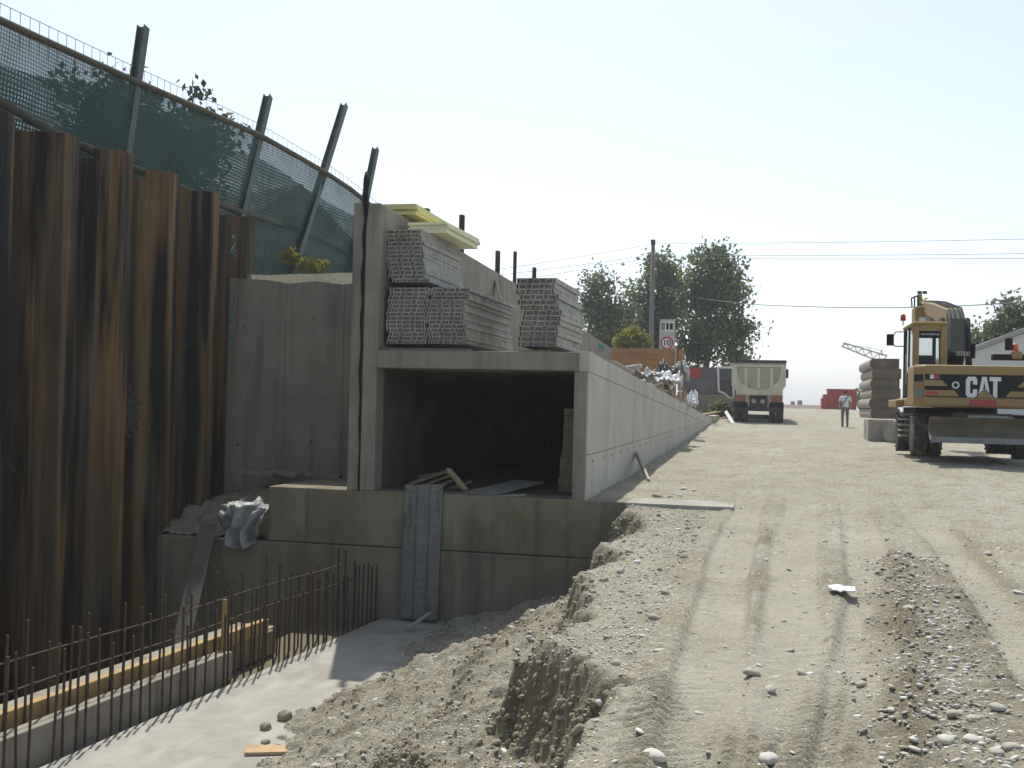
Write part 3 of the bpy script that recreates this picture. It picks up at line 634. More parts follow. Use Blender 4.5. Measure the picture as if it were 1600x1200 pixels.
# ---------------------------------------------------------------- yellow insulation boards
def boards(X0, X1, Y0, L, zb, n, th, rotz, rotx, m, what, group):
    w = X1-X0; mb = MB(); mb.box((w/2, L/2, th/2*0.97), (w, L, th*0.95)); me = mb.mesh('insulation_board', M[m])
    for i in range(n):
        lvl = n-1-i
        o = inst('insulation_board', me, (X0+rng.normal(0, .015), Y0+rng.normal(0, .03), zb+lvl*th), (rotx, rng.normal(0, .004), rotz+rng.normal(0, .012)))
        tag(o, '%s pale yellow foam board %sin the %s pile' % (ORD[i] if i < n-1 else 'lowest', 'from the top ' if 0 < i < n-1 else '', what), 'foam board', group)
s1top = S1_[1]+S1_[2]
boards(aY(638, 350, 15.8).x, aY(699, 347, 15.8).x, 15.8, 1.75, s1top+0.012, 4, 0.043, R(-1), R(0.0), 'xps_pale', 'lower foam', 'foam boards on the panel stack')
boards(-6.02, -5.45, 16.1, 3.3, 4.45, 4, 0.042, R(-1.5), R(-0.8), 'xps', 'upper foam', 'foam boards on the wall head')

# posts standing behind the upper wall
for i, (px, yt, yb, X, lab) in enumerate([(667, 326, 360, -5.95, 'short dark steel post tip just above the upper foam boards'), (738, 372, 420, -5.95, 'dark steel post seen below the end of the foam boards'),
        (722, 336, 352, -5.98, 'dark steel post rising above the foam boards'), (778, 392, 440, -5.97, 'taller dark steel post behind the wall, left of a close pair'),
        (805, 393, 450, -5.97, 'thin dark steel post behind the wall, right of a close pair'), (835, 418, 470, -5.97, 'dark steel post tip just above the right panel stack')]):
    a = aX(px, yt, X); b = Vector((a.x, a.y, upper_z(a.y)-0.5)); m = MB()
    r_ = 0.045 if i != 4 else 0.035
    for s_ in (-1, 1): m.beam(b+Vector((0, s_*r_, 0)), a+Vector((0, s_*r_, 0)), r_*2, 0.012, (0, 1, 0))
    m.beam(b, a, 0.012, r_*2-0.014, (0, 1, 0))
    if i == 1: continue
    tag(m.build('steel_post', M['chassis']), lab, 'post', 'steel posts behind the upper wall')
# small leaning plank on the upper wall and wall graffiti
a = aX(775, 441, XL+0.02); b = aX(787, 487, XL+0.28)
tag(MB().beam(b, a, 0.16, 0.03, (1, 0, 0)).build('plank', M['wood_grey'], bevel=0.004), 'short pale plank leaning on the upper wall between the panel stacks', 'plank')
gr = MB()
g0 = aX(938, 545, XL+0.006)
for st in ([(-.5, .1), (-.3, .5), (-.1, 0), (.1, .5), (.3, 0)], [(.5, .4), (.9, .4), (.7, -.1)]):
    pts = [(XL+0.006, g0.y+u_*0.9, g0.z+v_*0.35) for u_, v_ in st]
    gr.tube(pts, 0.03, 6)
o = gr.build('spray_mark', M['green_paint'], und); o.matrix_parent_inverse = Matrix.Translation(und.location).inverted()

# ---------------------------------------------------------------- inside the tunnel
def plank(a, b, w, h, m, lab, name='plank', cat='plank', upv=(0, 0, 1), group=None):
    o = MB().beam(a, b, w, h, upv).build(name, M[m], bevel=min(w, h)*0.12); return tag(o, lab, cat, group)
FZ = 0.197
plank(aY(700, 733, 15.6), aY(727, 765, 15.35), 0.09, 0.045, 'wood', 'short light batten propped against the scrap wood heap in the tunnel mouth')
plank(aY(610, 762, 16.2), aY(690, 758, 15.6), 0.20, 0.03, 'wood_grey', 'grey board lying flat behind the upright perforated panel')
for i, (p0, p1, w_, lab) in enumerate([((640, 756), (697, 736), .12, 'uppermost board of the scrap heap behind the upright panel'), ((650, 762), (704, 742), .10, 'dark board in the middle of the tunnel scrap heap'),
        ((668, 764), (712, 748), .09, 'narrow board low in the tunnel scrap heap'), ((690, 768), (735, 752), .11, 'board on the right side of the tunnel scrap heap'), ((655, 745), (700, 737), .16, 'wide thin board on top of the tunnel scrap heap')]):
    plank(aY(p0[0], p0[1], 15.45+0.12*i), aY(p1[0], p1[1], 15.9+0.1*i), w_, 0.03, 'wood_dark', lab, group='scrap boards in the tunnel mouth')
s_ = MB(); s_.beam(aY(745, 772, 15.25), aY(828, 752, 16.6), 0.55, 0.02); tag(s_.build('plywood_sheet', M['wood_grey']), 'large grey plywood sheet lying in the tunnel mouth', 'plywood')
plank(aY(775, 776, 15.08), aY(822, 773, 15.2), 0.05, 0.03, 'wood_grey', 'thin pale stick at the front edge of the tunnel floor', 'stick', 'stick')
n = 12; a = aY(866, 778, 16.2)
me = MB().box((0, 0.9, 0.052), (0.34, 1.8, 0.10)).mesh('timber_board', M['wood_dark'])
for i in range(n):
    lvl = n-1-i
    o = inst('timber_board', me, (XI-0.20-0.05*(1 if lvl < 5 else 0)+rng.normal(0, .012), 16.2+rng.normal(0, .02), FZ+0.003+lvl*0.105), (0, 0, rng.normal(0, .01)))
    tag(o, '%s brown board %sin the stack against the tunnel right wall' % (ORD[i] if i < n-1 else 'lowest', 'from the top ' if 0 < i < n-1 else ''), 'board', 'boards stacked inside the tunnel')
# broken slabs on the ledge in front of the wing wall
for (px, py, sx, sy, Y, rz, lab) in [(405, 757, .55, .3, 16.8, .2, 'dark broken slab piece near the sheet pile end of the ledge'), (445, 752, .6, .3, 17.1, -.1, 'flat broken slab in the middle of the ledge'), (505, 752, .6, .35, 17.0, .3, 'tilted flat slab on the ledge beside the column')]:
    p = aY(px, py, Y); m = MB(); m.prism([(-sx/2, -sy/2), (sx/2*.9, -sy/2*.8), (sx/2, sy/2), (-sx/2*.7, sy/2*.9)], lambda u_, v_, t: (u_, v_, 0.07*t))
    tag(m.build('broken_slab', M['concrete'], loc=(p.x, Y, FZ+0.004), rot=(R(2), R(5), rz), bevel=0.008), lab, 'slab', 'broken slabs on the ledge')
# grey plastic sheet and the plank on the left of the base
def crumple(name, c, sx, sy, sz, m, lab, cat, seed, n=34, rot=(0, 0, 0), drape=0.0):
    rs = np.random.default_rng(seed); U, V = np.meshgrid(np.linspace(-1, 1, n), np.linspace(-1, 1, n))
    z = 1.1*fbm(U+seed, V, 1.5, 3, seed) + 1.5*np.abs(fbm(U, V+seed, 2.1, 3, seed+3)) + 0.5*(1-np.maximum(np.abs(U), np.abs(V))**2)
    x = U*(1+0.25*fbm(V, U, 1.5, 2, seed+5)); y = V*(1+0.25*fbm(U, V, 1.5, 2, seed+6))
    r2 = np.hypot(x, y); z = z-drape*np.clip(-y, 0, 1)*2.0
    v = np.stack([x*sx/2, y*sy/2, z*sz/1.8], -1).reshape(-1, 3)
    f = np.array([(j*n+i, j*n+i+1, (j+1)*n+i+1, (j+1)*n+i) for j in range(n-1) for i in range(n-1)])
    me = np_mesh(name, v, f, M[m], True); o = bpy.data.objects.new(name, me); C.objects.link(o); o.location = c; o.rotation_euler = rot
    so_ = o.modifiers.new('thickness', 'SOLIDIFY'); so_.thickness = 0.008
    return tag(o, lab, cat)
pt = aY(383, 800, 14.9); nu, nv_ = 70, 50
UU, VV = np.meshgrid(np.linspace(0, 1, nu), np.linspace(0, 1, nv_))
Wt = 0.80; hang = 0.52*(0.45+0.75*np.sin(np.clip(UU*1.05, 0, 1)*math.pi)**0.8)+0.10*fbm(UU, UU*0, 4, 3, 5)
lay = np.clip(0.32-VV, 0, 1); drop = np.clip(VV-0.32, 0, 1)/0.68
yy_ = 14.93+lay*1.5-0.05*np.sin(drop*2.2)-(0.025+0.10*drop)*(0.6+np.sin(UU*19+3.2*fbm(UU, VV, 2.5, 2, 8)+VV*2.5))*np.clip(drop*3+0.15, 0, 1)
zt_ = pt.z+0.05-drop*hang+0.16*np.abs(fbm(UU, VV, 4, 3, 6))*(1-drop)+0.10*lay
xt_ = pt.x-Wt/2+Wt*(UU+0.10*fbm(UU, VV, 3, 2, 7)+0.10*(0.5-UU)*drop)
ft = np.array([(j*nu+i, j*nu+i+1, (j+1)*nu+i+1, (j+1)*nu+i) for j in range(nv_-1) for i in range(nu-1)])
o = bpy.data.objects.new('plastic_sheet', np_mesh('plastic_sheet', np.stack([xt_, yy_, zt_], -1).reshape(-1, 3), ft, M['tarp'])); C.objects.link(o)
so_ = o.modifiers.new('thickness', 'SOLIDIFY'); so_.thickness = 0.004
tag(o, 'crumpled grey plastic sheet hanging over the base beside the leaning plank', 'plastic sheet')
n = 60; U_, V_ = np.meshgrid(np.linspace(-9.3, -7.34, n), np.linspace(15.06, 17.38, n))
zz_ = -0.62+0.62*sst(15.1, 17.0, V_+0.4*fbm(U_, V_, 1.4, 3, 7))*(1-0.35*sst(-8.2, -9.2, U_))+0.16*np.abs(fbm(U_, V_, 2.5, 4, 8, .6))+0.06*fbm(U_, V_, 9, 3, 9)
f = np.array([(j*n+i, j*n+i+1, (j+1)*n+i+1, (j+1)*n+i) for j in range(n-1) for i in range(n-1)])
o = bpy.data.objects.new('soil_heap', np_mesh('soil_heap', np.stack([U_, V_, zz_], -1).reshape(-1, 3), f, M['clod'])); C.objects.link(o); tag(o, 'dark soil heap between the sheet piles and the concrete ledge', 'soil heap')
q1 = aY(326, 818, 14.85); q0 = aY(288, 985, 13.6); q0 = q1+(q0-q1)*((q1.z+2.9)/(q1.z-q0.z))
plank(q0, q1, 0.24, 0.035, 'wood_weathered', 'long grey plank leaning from the trench floor up to the plastic sheet', upv=(0.4, -1, 0.2))

# ---------------------------------------------------------------- starter bars, kerb and timbers along the slab edge
EDX = Vector((pB.x-pA.x, pB.y-pA.y, 0)).normalized(); ENX = Vector((-EDX.y, EDX.x, 0))     # along, and to the left
def along(y, off, z): return Vector((edge_x(y), y, z)) + ENX*off
def bar_mesh(h, r_=0.0125):
    m = MB(); m.tube([(0, 0, -0.1), (0, 0, h)], r_, 7)
    z = 0.02
    while z < h-0.01: m.lathe([(r_*1.0, -0.003), (r_*1.22, 0), (r_*1.0, 0.003)], (0, 0, z), (0, 0, 1), 6); z += 0.045
    return m.mesh('starter_bar', M['rebar'])
bars = {q: bar_mesh(0.78+0.08*q) for q in range(7)}
for row, (off, nm) in enumerate(((0.03, 'front'), (0.34, 'back'))):
    yb = 6.0; i = 0
    while True:       # the row as the photograph begins to show it
        v_ = along(yb, off, SLAB_Z+0.6)-EYE
        if v_.dot(rt)/v_.dot(fw)*FOC+800 > 6: break
        yb += 0.02
    while yb < 14.9:
        p = along(yb+rng.normal(0, .015), off+rng.normal(0, .01), SLAB_Z+(0 if row == 0 else 0.0))
        q = int(np.clip(rng.normal(2.2 if row == 0 else 4.2, 1.6), 0, 6))
        if yb > 13: q = max(0, q-1)
        o = inst('starter_bar', bars[q], p, (rng.normal(0, .012), rng.normal(0, .012), rng.random()*6))
        tag(o, '%s upright steel starter bar from the near end of the %s row' % (nth(i), nm), 'rebar', 'starter bars of the %s row' % nm)
        yb += 0.15+rng.normal(0, .025)+(0.12 if row else 0); i += 1
for (off, h, y0, y1, lab) in [(0.055, 0.70, 4.5, 14.2, 'long horizontal rebar tied along the front row of starter bars'), (0.315, 0.86, 4.5, 14.4, 'long horizontal rebar tied along the back row of starter bars')]:
    m = MB(); m.tube([along(y, off, SLAB_Z+h+0.012*math.sin(y*1.7)) for y in np.linspace(y0, y1, 24)], 0.008, 6); tag(m.build('tie_bar', M['rebar'], smooth=True), lab, 'rebar')
def strip(name, off0, off1, z0, z1, y0, y1, m, lab, cat, bev=0.01):
    mb = MB(); a0, a1, b0, b1 = along(y0, off0, 0), along(y1, off0, 0), along(y0, off1, 0), along(y1, off1, 0)
    mb.prism([(a0.x, a0.y), (a1.x, a1.y), (b1.x, b1.y), (b0.x, b0.y)], lambda u_, v_, t: (u_, v_, z0 if t == 0 else z1)); return tag(mb.build(name, M[m], bevel=bev), lab, cat)
yk = aZ(362, 1065, SLAB_Z).y+0.1
strip('kerb', 0.10, 0.27, SLAB_Z-0.1, SLAB_Z+0.31, 4.0, yk, 'concrete', 'low concrete kerb behind the front row of starter bars', 'kerb')
strip('back_kerb', 0.47, 1.02, SLAB_Z-1.3, SLAB_Z+0.26, 4.0, yk+1.6, 'concrete', 'rough concrete strip behind the yellow timber beside the trench', 'kerb')
strip('timber_beam', 0.375, 0.465, SLAB_Z+0.26, SLAB_Z+0.42, 4.0, yk+1.25, 'wood_yellow', 'long yellow formwork timber lying along the starter bars', 'timber')
strip('dark_timber', 0.385, 0.46, SLAB_Z-0.05, SLAB_Z+0.255, 4.0, yk+1.4, 'wood_dark', 'dark timber edge below the long yellow timber', 'timber')
p = aY(346, 960, yk+0.25)
tag(MB().box((0, 0, 0.30), (0.075, 0.04, 0.85)).build('timber_stake', M['wood_yellow'], loc=(along(yk+0.2, 0.33, 0).x, yk+0.2, SLAB_Z+0.12), rot=(0, R(1), R(20)), bevel=0.004), 'upright yellow timber stake at the end of the kerb', 'stake')
pb_ = aZ(405, 1172, SLAB_Z+0.03)
tag(MB().box((0, 0, 0.016), (0.42, 0.20, 0.03)).build('board_offcut', M['wood'], loc=(pb_.x+0.1, pb_.y, SLAB_Z+0.024), rot=(0, 0, R(22)), bevel=0.004), 'pale board offcut half buried at the edge of the rubble', 'board')
p0 = aZ(636, 988, SLAB_Z)
plank(Vector((p0.x, p0.y, SLAB_Z+0.05)), Vector((p0.x+0.22, p0.y+0.35, SLAB_Z+0.22)), 0.06, 0.025, 'wood_grey', 'small grey stick on the rubble at the foot of the upright panel', 'stick', 'stick')
# ---------------------------------------------------------------- wheeled excavator
def axle_z(x, y): return gz(x, y)
EXY = 22.0
ec = aY(1533, 717, EXY); EZ = ec.z
PXM = (aY(1583, 650, EXY).x-aY(1483, 650, EXY).x)/100     # metres per photo pixel at that distance
ex = thing('wheeled_excavator', (ec.x, EXY, EZ), 'yellow and black wheeled excavator seen from behind with its blade down', 'excavator')
def E(dx, y, dz): return Vector((dx*PXM, y, dz*PXM))
def L(px, py, y): p = aY(px, py, EXY+y); return Vector((p.x-ec.x, y, p.z-EZ))
def wheel(parent, c, r_, w, name='wheel', lugs=18, rimm='chassis'):
    t = MB(); pr2 = [(r_*0.58, -w/2), (r_*0.80, -w/2*1.02), (r_*0.94, -w/2*0.92), (r_*0.985, -w/2*0.5), (r_*0.985, w/2*0.5), (r_*0.94, w/2*0.92), (r_*0.80, w/2*1.02), (r_*0.58, w/2)]
    t.lathe(pr2, c, (1, 0, 0), 28)
    c = Vector(c)
    for k in range(lugs):
        for s_ in (-1, 1):
            a = 2*math.pi*(k+(0.5 if s_ > 0 else 0))/lugs
            m = Matrix.Rotation(a, 3, 'X') @ Matrix.Rotation(R(28*s_), 3, 'Z')
            t.box(c+Matrix.Rotation(a, 3, 'X') @ Vector((s_*w*0.25, 0, r_*0.985)), (w*0.55, r_*0.10, r_*0.07), m)
    ty = t.build(name, M['tyre'], parent)
    rm = MB(); rm.lathe([(r_*0.57, -w*0.42), (r_*0.50, -w*0.30), (r_*0.22, -w*0.26), (r_*0.20, -w*0.44), (r_*0.20, w*0.44), (r_*0.22, w*0.26), (r_*0.50, w*0.30), (r_*0.57, w*0.42)], c, (1, 0, 0), 20)
    rm.build('rim', M[rimm], ty); return ty
TR = 37*PXM
for y in (0.55, 3.1):
    for (d0, d1) in ((-106, -82), (-80, -58), (58, 80), (82, 106)):
        wheel(ex, E((d0+d1)/2, y, 37), TR, (d1-d0)*PXM*0.96)
    MB().lathe([(0.12, -1.15), (0.12, 1.15)], (0, y, TR), (1, 0, 0), 12).build('axle', M['chassis'], ex)
c = MB(); c.span(E(-48, -0.1, 42)+Vector((0, 0, 0)), E(48, 0, 76)+Vector((0, 3.6, 0))); c.span(E(-100, 1.3, 30), E(100, 2.3, 66)); c.build('chassis', M['chassis'], ex, bevel=0.03)
for k in range(4): MB().box(E(-98, 1.8, 32+k*10), (0.34, 0.5, 0.035)).build('step', M['galv_dirty'], ex)
MB().lathe([(0.62, 0), (0.62, 0.16)], E(0, 1.9, 75), (0, 0, 1), 28).build('turntable', M['black'], ex)
# dozer blade: curved plate, cutting edge, arms
b = MB(); n = 9; prof = []
for i in range(n):
    t = i/(n-1); prof.append((-0.62-0.13*math.sin(t*math.pi)*-1-0.10*(t-0.5)**2*4, (31+38*t)))
outl = [(y, z*PXM) for y, z in prof] + [(y+0.035, z*PXM) for y, z in reversed(prof)]
b.prism(outl, lambda y, z, t: ((-90 if t == 0 else 90)*PXM, y, z)); bl = b.build('dozer_blade', M['blade'], ex)
e = MB(); e.span(E(-89, -0.80, 27), E(89, -0.755, 37)); e.build('cutting_edge', M['blade_edge'], bl, bevel=0.006)
e = MB(); e.prism([(-33*PXM, 0), (-30*PXM, 4*PXM), (25*PXM, 4*PXM), (40*PXM, 0)], lambda x_, z, t: (x_, -0.74+0.03*t, 69*PXM+z)); e.build('top_plate', M['blade_edge'], bl)
for s_ in (-1, 1): MB().beam(E(s_*45, -0.40, 45), E(s_*40, 0.2, 55), 0.10, 0.22).build('blade_arm', M['chassis'], ex)
for s_ in (-1, 1): MB().tube([E(s_*30, -0.38, 58), E(s_*28, 0.3, 74)], 0.045, 10).build('blade_cylinder', M['galv'], ex)
# upper structure
def plan(ins=0.0): return [(-93*PXM+ins, 0+ins), (-107*PXM+ins, 0.22+ins), (-107*PXM+ins, 1.15), (107*PXM-ins, 1.15), (107*PXM-ins, 0.22+ins), (93*PXM-ins, 0+ins)]
u_m = MB(); u_m.prism(plan(), lambda x_, y, t: (x_, y, (85 if t == 0 else 157)*PXM)); cw = u_m.build('counterweight', M['cat_yellow'], ex, bevel=0.05)
f_ = MB(); f_.span(E(-107, 1.16, 86), E(107, 3.0, 101)); f_.span(E(-131+10, 1.7, 84), E(-107, 3.2, 98)); f_.build('platform', M['cat_yellow'], ex, bevel=0.03)
h_ = MB(); h_.span(E(-40, 1.16, 102), E(106, 2.7, 158)); h_.build('engine_hood', M['cat_yellow'], ex, bevel=0.05)
h_ = MB(); h_.span(E(-96, 0.9, 74), E(20, 2.9, 84.5)); h_.build('belly_plate', M['black'], ex)
def decal(poly, z0, m, name='stripe', par=cw, d=0.004):
    mb = MB(); mb.prism(poly, lambda x_, z, t: (x_*PXM, -d if t == 0 else -d+0.003, z*PXM)); return mb.build(name, M[m], par)
decal([(-91, 102), (91, 102), (91, 141), (-91, 141)], 0, 'cat_black', 'black_band', d=0.004)
cb = MB()
for s_ in (-1, 1):
    a0, a1 = Vector((s_*93.2*PXM, 0, 0)), Vector((s_*106.6*PXM, 0.21, 0)); nrm = Vector((s_*0.22, -0.14*1.3, 0)).normalized()
    for z0, z1, mm in ((128, 140, 'cat_black'), (102, 117, 'galv_blue')):
        q = MB(); P4 = [a0.lerp(a1, .06), a0.lerp(a1, .94)]
        q.add([P4[0]+nrm*0.006+Vector((0, 0, z0*PXM)), P4[1]+nrm*0.006+Vector((0, 0, z0*PXM)), P4[1]+nrm*0.006+Vector((0, 0, z1*PXM)), P4[0]+nrm*0.006+Vector((0, 0, z1*PXM)),
               P4[0]+nrm*0.001+Vector((0, 0, z0*PXM)), P4[1]+nrm*0.001+Vector((0, 0, z0*PXM)), P4[1]+nrm*0.001+Vector((0, 0, z1*PXM)), P4[0]+nrm*0.001+Vector((0, 0, z1*PXM))],
              [(0, 1, 2, 3), (7, 6, 5, 4), (0, 4, 5, 1), (1, 5, 6, 2), (2, 6, 7, 3), (3, 7, 4, 0)]); q.build('corner_panel', M[mm], cw)
for s_ in (-1, 1):
    decal([(s_*92, 121), (s_*54, 121), (s_*64, 131), (s_*92, 131)], 0, 'cat_yellow', 'stripe', d=0.008)
    decal([(s_*92, 104), (s_*36, 104), (s_*44, 114), (s_*92, 114)], 0, 'cat_yellow', 'stripe', d=0.008)
    decal([(s_*89, 106), (s_*70, 106), (s_*70, 112), (s_*89, 112)], 0, 'red_reflector', 'tail_lamp', d=0.02)
    decal([(s_*83, 133), (s_*77, 133), (s_*77, 140), (s_*83, 140)], 0, 'logo_white', 'plate', d=0.010)
    decal([(s_*77, 133), (s_*68, 133), (s_*68, 140), (s_*77, 140)], 0, 'red_reflector', 'plate', d=0.010)
decal([(-42+6*math.cos(a*math.pi/8), 123+6*math.sin(a*math.pi/8)) for a in range(16)], 0, 'logo_white', 'sticker', d=0.009)
decal([(-42+3.6*math.cos(a*math.pi/8), 123+3.6*math.sin(a*math.pi/8)) for a in range(16)], 0, 'black', 'sticker_centre', d=0.012)
# CAT lettering
def letter(polys, x0, w, z0, h):
    mb = MB()
    for P_ in polys: mb.prism([(x0+u_*w, z0+v_*h) for u_, v_ in P_], lambda x_, z, t: (x_*PXM, -0.011 if t == 0 else -0.0075, z*PXM))
    return mb.build('letter', M['logo_white'], cw)
Cc = [[(0, .15), (.18, 0), (.38, 0), (.38, 1), (.18, 1), (0, .85)], [(.38, .80), (.62, .80), (.62, .62), (1, .62), (1, .86), (.82, 1), (.38, 1)], [(.38, 0), (.82, 0), (1, .14), (1, .40), (.62, .40), (.62, .20), (.38, .20)]]
Aa = [[(0, 0), (.30, 0), (.50, .78), (.5, 1), (.32, 1)], [(1, 0), (.70, 0), (.50, .78), (.5, 1), (.68, 1)], [(.30, .20), (.70, .20), (.62, .42), (.38, .42)]]
Tt = [[(0, .80), (1, .80), (1, 1), (0, 1)], [(.32, 0), (.68, 0), (.68, .80), (.32, .80)]]
letter(Cc, -26, 18, 102.5, 35); letter(Aa, -7, 20, 102.5, 35); letter(Tt, 11, 18, 102.5, 35)
decal([(-13, 102.2), (21, 102.2), (4, 117.5)], 0, 'black', 'triangle_edge', d=0.014)
decal([(-11.5, 102.4), (19.5, 102.4), (4, 116.5)], 0, 'cat_yellow', 'triangle', d=0.018)
decal([(-20, 88), (22, 88), (22, 99), (-20, 99)], 0, 'red_reflector', 'reflector', d=0.006)
# cab
def cabP(px, py, y): return L(px, py, y)
YR, YF = 0.95, 2.55
zb_, zt_ = 100*PXM, L(1450, 508, YR).z
xl_, xr_ = L(1426, 560, YR).x, L(1480, 560, YR).x
cabm = MB()
cab_o = thing('cab', (0, 0, 0), None, None); cab_o.parent = ex
for (x0, x1, y0, y1, mm, nm) in ((xl_, xl_+0.12, YR, YR+0.10, 'cat_yellow', 'rear_pillar'), (xr_-0.13, xr_, YR, YR+0.10, 'cat_yellow', 'rear_pillar'), (xl_, xl_+0.07, YF-0.07, YF, 'black', 'front_pillar'), (xr_-0.07, xr_, YF-0.07, YF, 'black', 'front_pillar')):
    MB().span((x0, y0, zb_), (x1, y1, zt_)).build(nm, M[mm], cab_o, bevel=0.02)
MB().span((xl_-0.02, YR-0.01, zt_), (xr_+0.01, YF+0.05, zt_+0.07)).build('roof', M['cat_yellow'], cab_o, bevel=0.035)
MB().span((xl_+0.12, YR+0.01, zt_-0.11), (xr_-0.13, YR+0.06, zt_)).build('header', M['cat_yellow'], cab_o)
MB().span((xl_+0.12, YR+0.005, zt_-0.26), (xr_-0.13, YR+0.02, zt_-0.115)).build('header_strip', M['black'], cab_o)
txt = bpy.data.curves.new('cab_text', 'FONT'); txt.body = '318 CATERPILLAR'; txt.size = 0.085; txt.align_x = 'CENTER'; txt.align_y = 'CENTER'
txo = bpy.data.objects.new('tmp', txt); C.objects.link(txo)
dg = bpy.context.evaluated_depsgraph_get(); tme = bpy.data.meshes.new_from_object(txo.evaluated_get(dg)); bpy.data.objects.remove(txo); tme.materials.clear(); tme.materials.append(M['logo_white'])
wtx = max(v.co.x for v in tme.vertices)-min(v.co.x for v in tme.vertices); sc_ = (xr_-xl_-0.30)/wtx
inst('lettering', tme, ((xl_+xr_)/2, YR+0.001, zt_-0.185), (R(90), 0, 0), cab_o, (sc_, sc_*1.2, 1))
MB().span((xl_, YR+0.02, zb_), (xr_, YR+0.05, zb_+0.62)).build('rear_panel', M['cat_yellow'], cab_o, bevel=0.01)
MB().span((xl_, YR+0.10, zb_), (xl_+0.03, YF-0.07, zb_+0.55)).build('door', M['black'], cab_o, bevel=0.01)
MB().span((xl_+0.005, YR+0.75, zb_+0.55), (xl_+0.04, YR+0.80, zt_)).build('door_post', M['black'], cab_o)
MB().tube([(xl_-0.05, YR+0.55, zb_+0.3), (xl_-0.06, YR+0.55, zb_+0.9)], 0.015, 6).build('handrail', M['galv'], cab_o)
MB().span((xl_+0.12, YR+0.03, zb_+0.62), (xr_-0.13, YR+0.038, zt_-0.26)).build('rear_window', M['glass'], cab_o)
MB().span((xl_+0.008, YR+0.10, zb_+0.55), (xl_+0.016, YF-0.07, zt_-0.02)).build('side_window', M['glass'], cab_o)
st = MB(); st.box(((xl_+xr_)/2, YR+0.55, zb_+0.62), (0.46, 0.14, 0.55), (R(-6), 0, 0), (0.75, 0.8)); st.box(((xl_+xr_)/2, YR+0.75, zb_+0.35), (0.48, 0.48, 0.12)); st.build('seat', M['black'], cab_o, bevel=0.05)
MB().span((xl_, YR+0.1, zb_+0.0), (xr_, YF, zb_+0.04)).build('cab_floor', M['black'], cab_o)
mr = L(1391, 531, 2.6)
MB().box(mr, (0.15, 0.06, 0.25)).build('mirror', M['black'], cab_o, bevel=0.02)
MB().tube([mr+Vector((0.05, 0, 0.1)), mr+Vector((0.12, 0, 0.17)), (xl_, 2.5, mr.z+0.17)], 0.012, 6).build('mirror_arm', M['black'], cab_o)
MB().tube([mr+Vector((0.05, 0, -0.1)), mr+Vector((0.12, 0, -0.14)), (xl_, 2.5, mr.z-0.14)], 0.012, 6).build('mirror_arm', M['black'], cab_o)
bp_ = L(1411, 506, 1.9); bk = thing('beacon', (0, 0, 0), None, None); bk.parent = cab_o
MB().lathe([(0.012, 0), (0.012, 0.10)], (bp_.x, 1.9, zt_+0.06), (0, 0, 1), 8).build('beacon', M['black'], cab_o)
bpy.data.objects.remove(bk)
MB().lathe([(0.055, 0), (0.052, 0.10), (0.035, 0.135), (0.01, 0.14)], (bp_.x, 1.9, zt_+0.16), (0, 0, 1), 14).build('beacon_lens', M['red_reflector'], cab_o, smooth=True)
# hood fittings
MB().lathe([(0.05, 0), (0.05, 0.30), (0.035, 0.31)], L(1520, 560, 1.6), (0, 0, 1), 10).build('exhaust', M['black'], ex)
for k in range(5):
    p = L(1496+k*4.2, 556, 1.3); MB().tube([p+Vector((-0.018, 0, 0)), p+Vector((-0.018, 0, .08)), p+Vector((0.018, 0, .08)), p+Vector((0.018, 0, 0))], 0.010, 6).build('hose_loop', M['galv'], ex)
p = L(1576, 545, 0.9); MB().box(p+Vector((0, 0, 0.09)), (0.13, 0.10, 0.24)).build('spare_mirror', M['black'], ex, bevel=0.015)
MB().span(L(1553, 562, 0.9), L(1600, 555, 1.2)).build('hood_rail', M['black'], ex)
p = L(1588, 560, 0.95); MB().box(p+Vector((0, 0, 0.06)), (0.20, 0.2, 0.16)).build('lamp_housing', M['cat_yellow'], ex, bevel=0.04)
MB().lathe([(0.06, 0), (0.058, 0.11), (0.04, 0.15), (0.01, 0.155)], p+Vector((-0.02, 0, 0.14)), (0, 0, 1), 14).build('rear_beacon', M['orange_lamp'], ex, smooth=True)
# boom and stick
bo = MB(); bw = 0.32
pts2 = [L(1493, 565, 1.5), L(1494, 515, 2.1), L(1491, 500, 3.3), L(1468, 486, 5.2), L(1450, 480, 7.2)]
hs = [0.45, 0.5, 0.5, 0.36, 0.3]
vs_ = []
for i, p in enumerate(pts2):
    d = (pts2[min(i+1, 4)]-pts2[max(i-1, 0)]).normalized(); nrm = Vector((0, -d.z, d.y)).normalized(); h = hs[i]/2
    for (sx_, sn) in ((-1, -1), (1, -1), (1, 1), (-1, 1)): vs_.append(p+Vector((sx_*bw/2, 0, 0))+nrm*h*sn)
fs_ = [(i*4+k, i*4+(k+1) % 4, (i+1)*4+(k+1) % 4, (i+1)*4+k) for i in range(2) for k in range(4)]+[(3, 2, 1, 0), (8, 9, 10, 11)]
boom = bo.add(vs_[:12], fs_).build('boom', M['cat_black'], ex, bevel=0.03)
MB().add(vs_[8:], fs_).build('boom_head', M['cat_yellow'], boom, bevel=0.03)
for dx_ in (-0.12, -0.03, 0.07, 0.14): MB().tube([p+Vector((dx_, -0.05, hs[i]*0.52+0.02*(i % 2))) for i, p in enumerate(pts2)], 0.017, 7).build('hose', M['black'], boom, smooth=True)
for s_ in (-1, 1): MB().tube([L(1493, 570, 2.2)+Vector((s_*0.26, 0, 0)), L(1491, 500, 3.3)+Vector((s_*0.26, 0, 0))], 0.07, 10).build('boom_cylinder', M['cat_black'], boom)
a, b_ = L(1427, 506, 7.0), L(1474, 480, 7.0)
sb_ = MB(); sb_.span((a.x, 6.7, a.z-0.25), (b_.x, 7.4, b_.z)); stick = sb_.build('stick', M['cat_yellow'], ex, bevel=0.04)
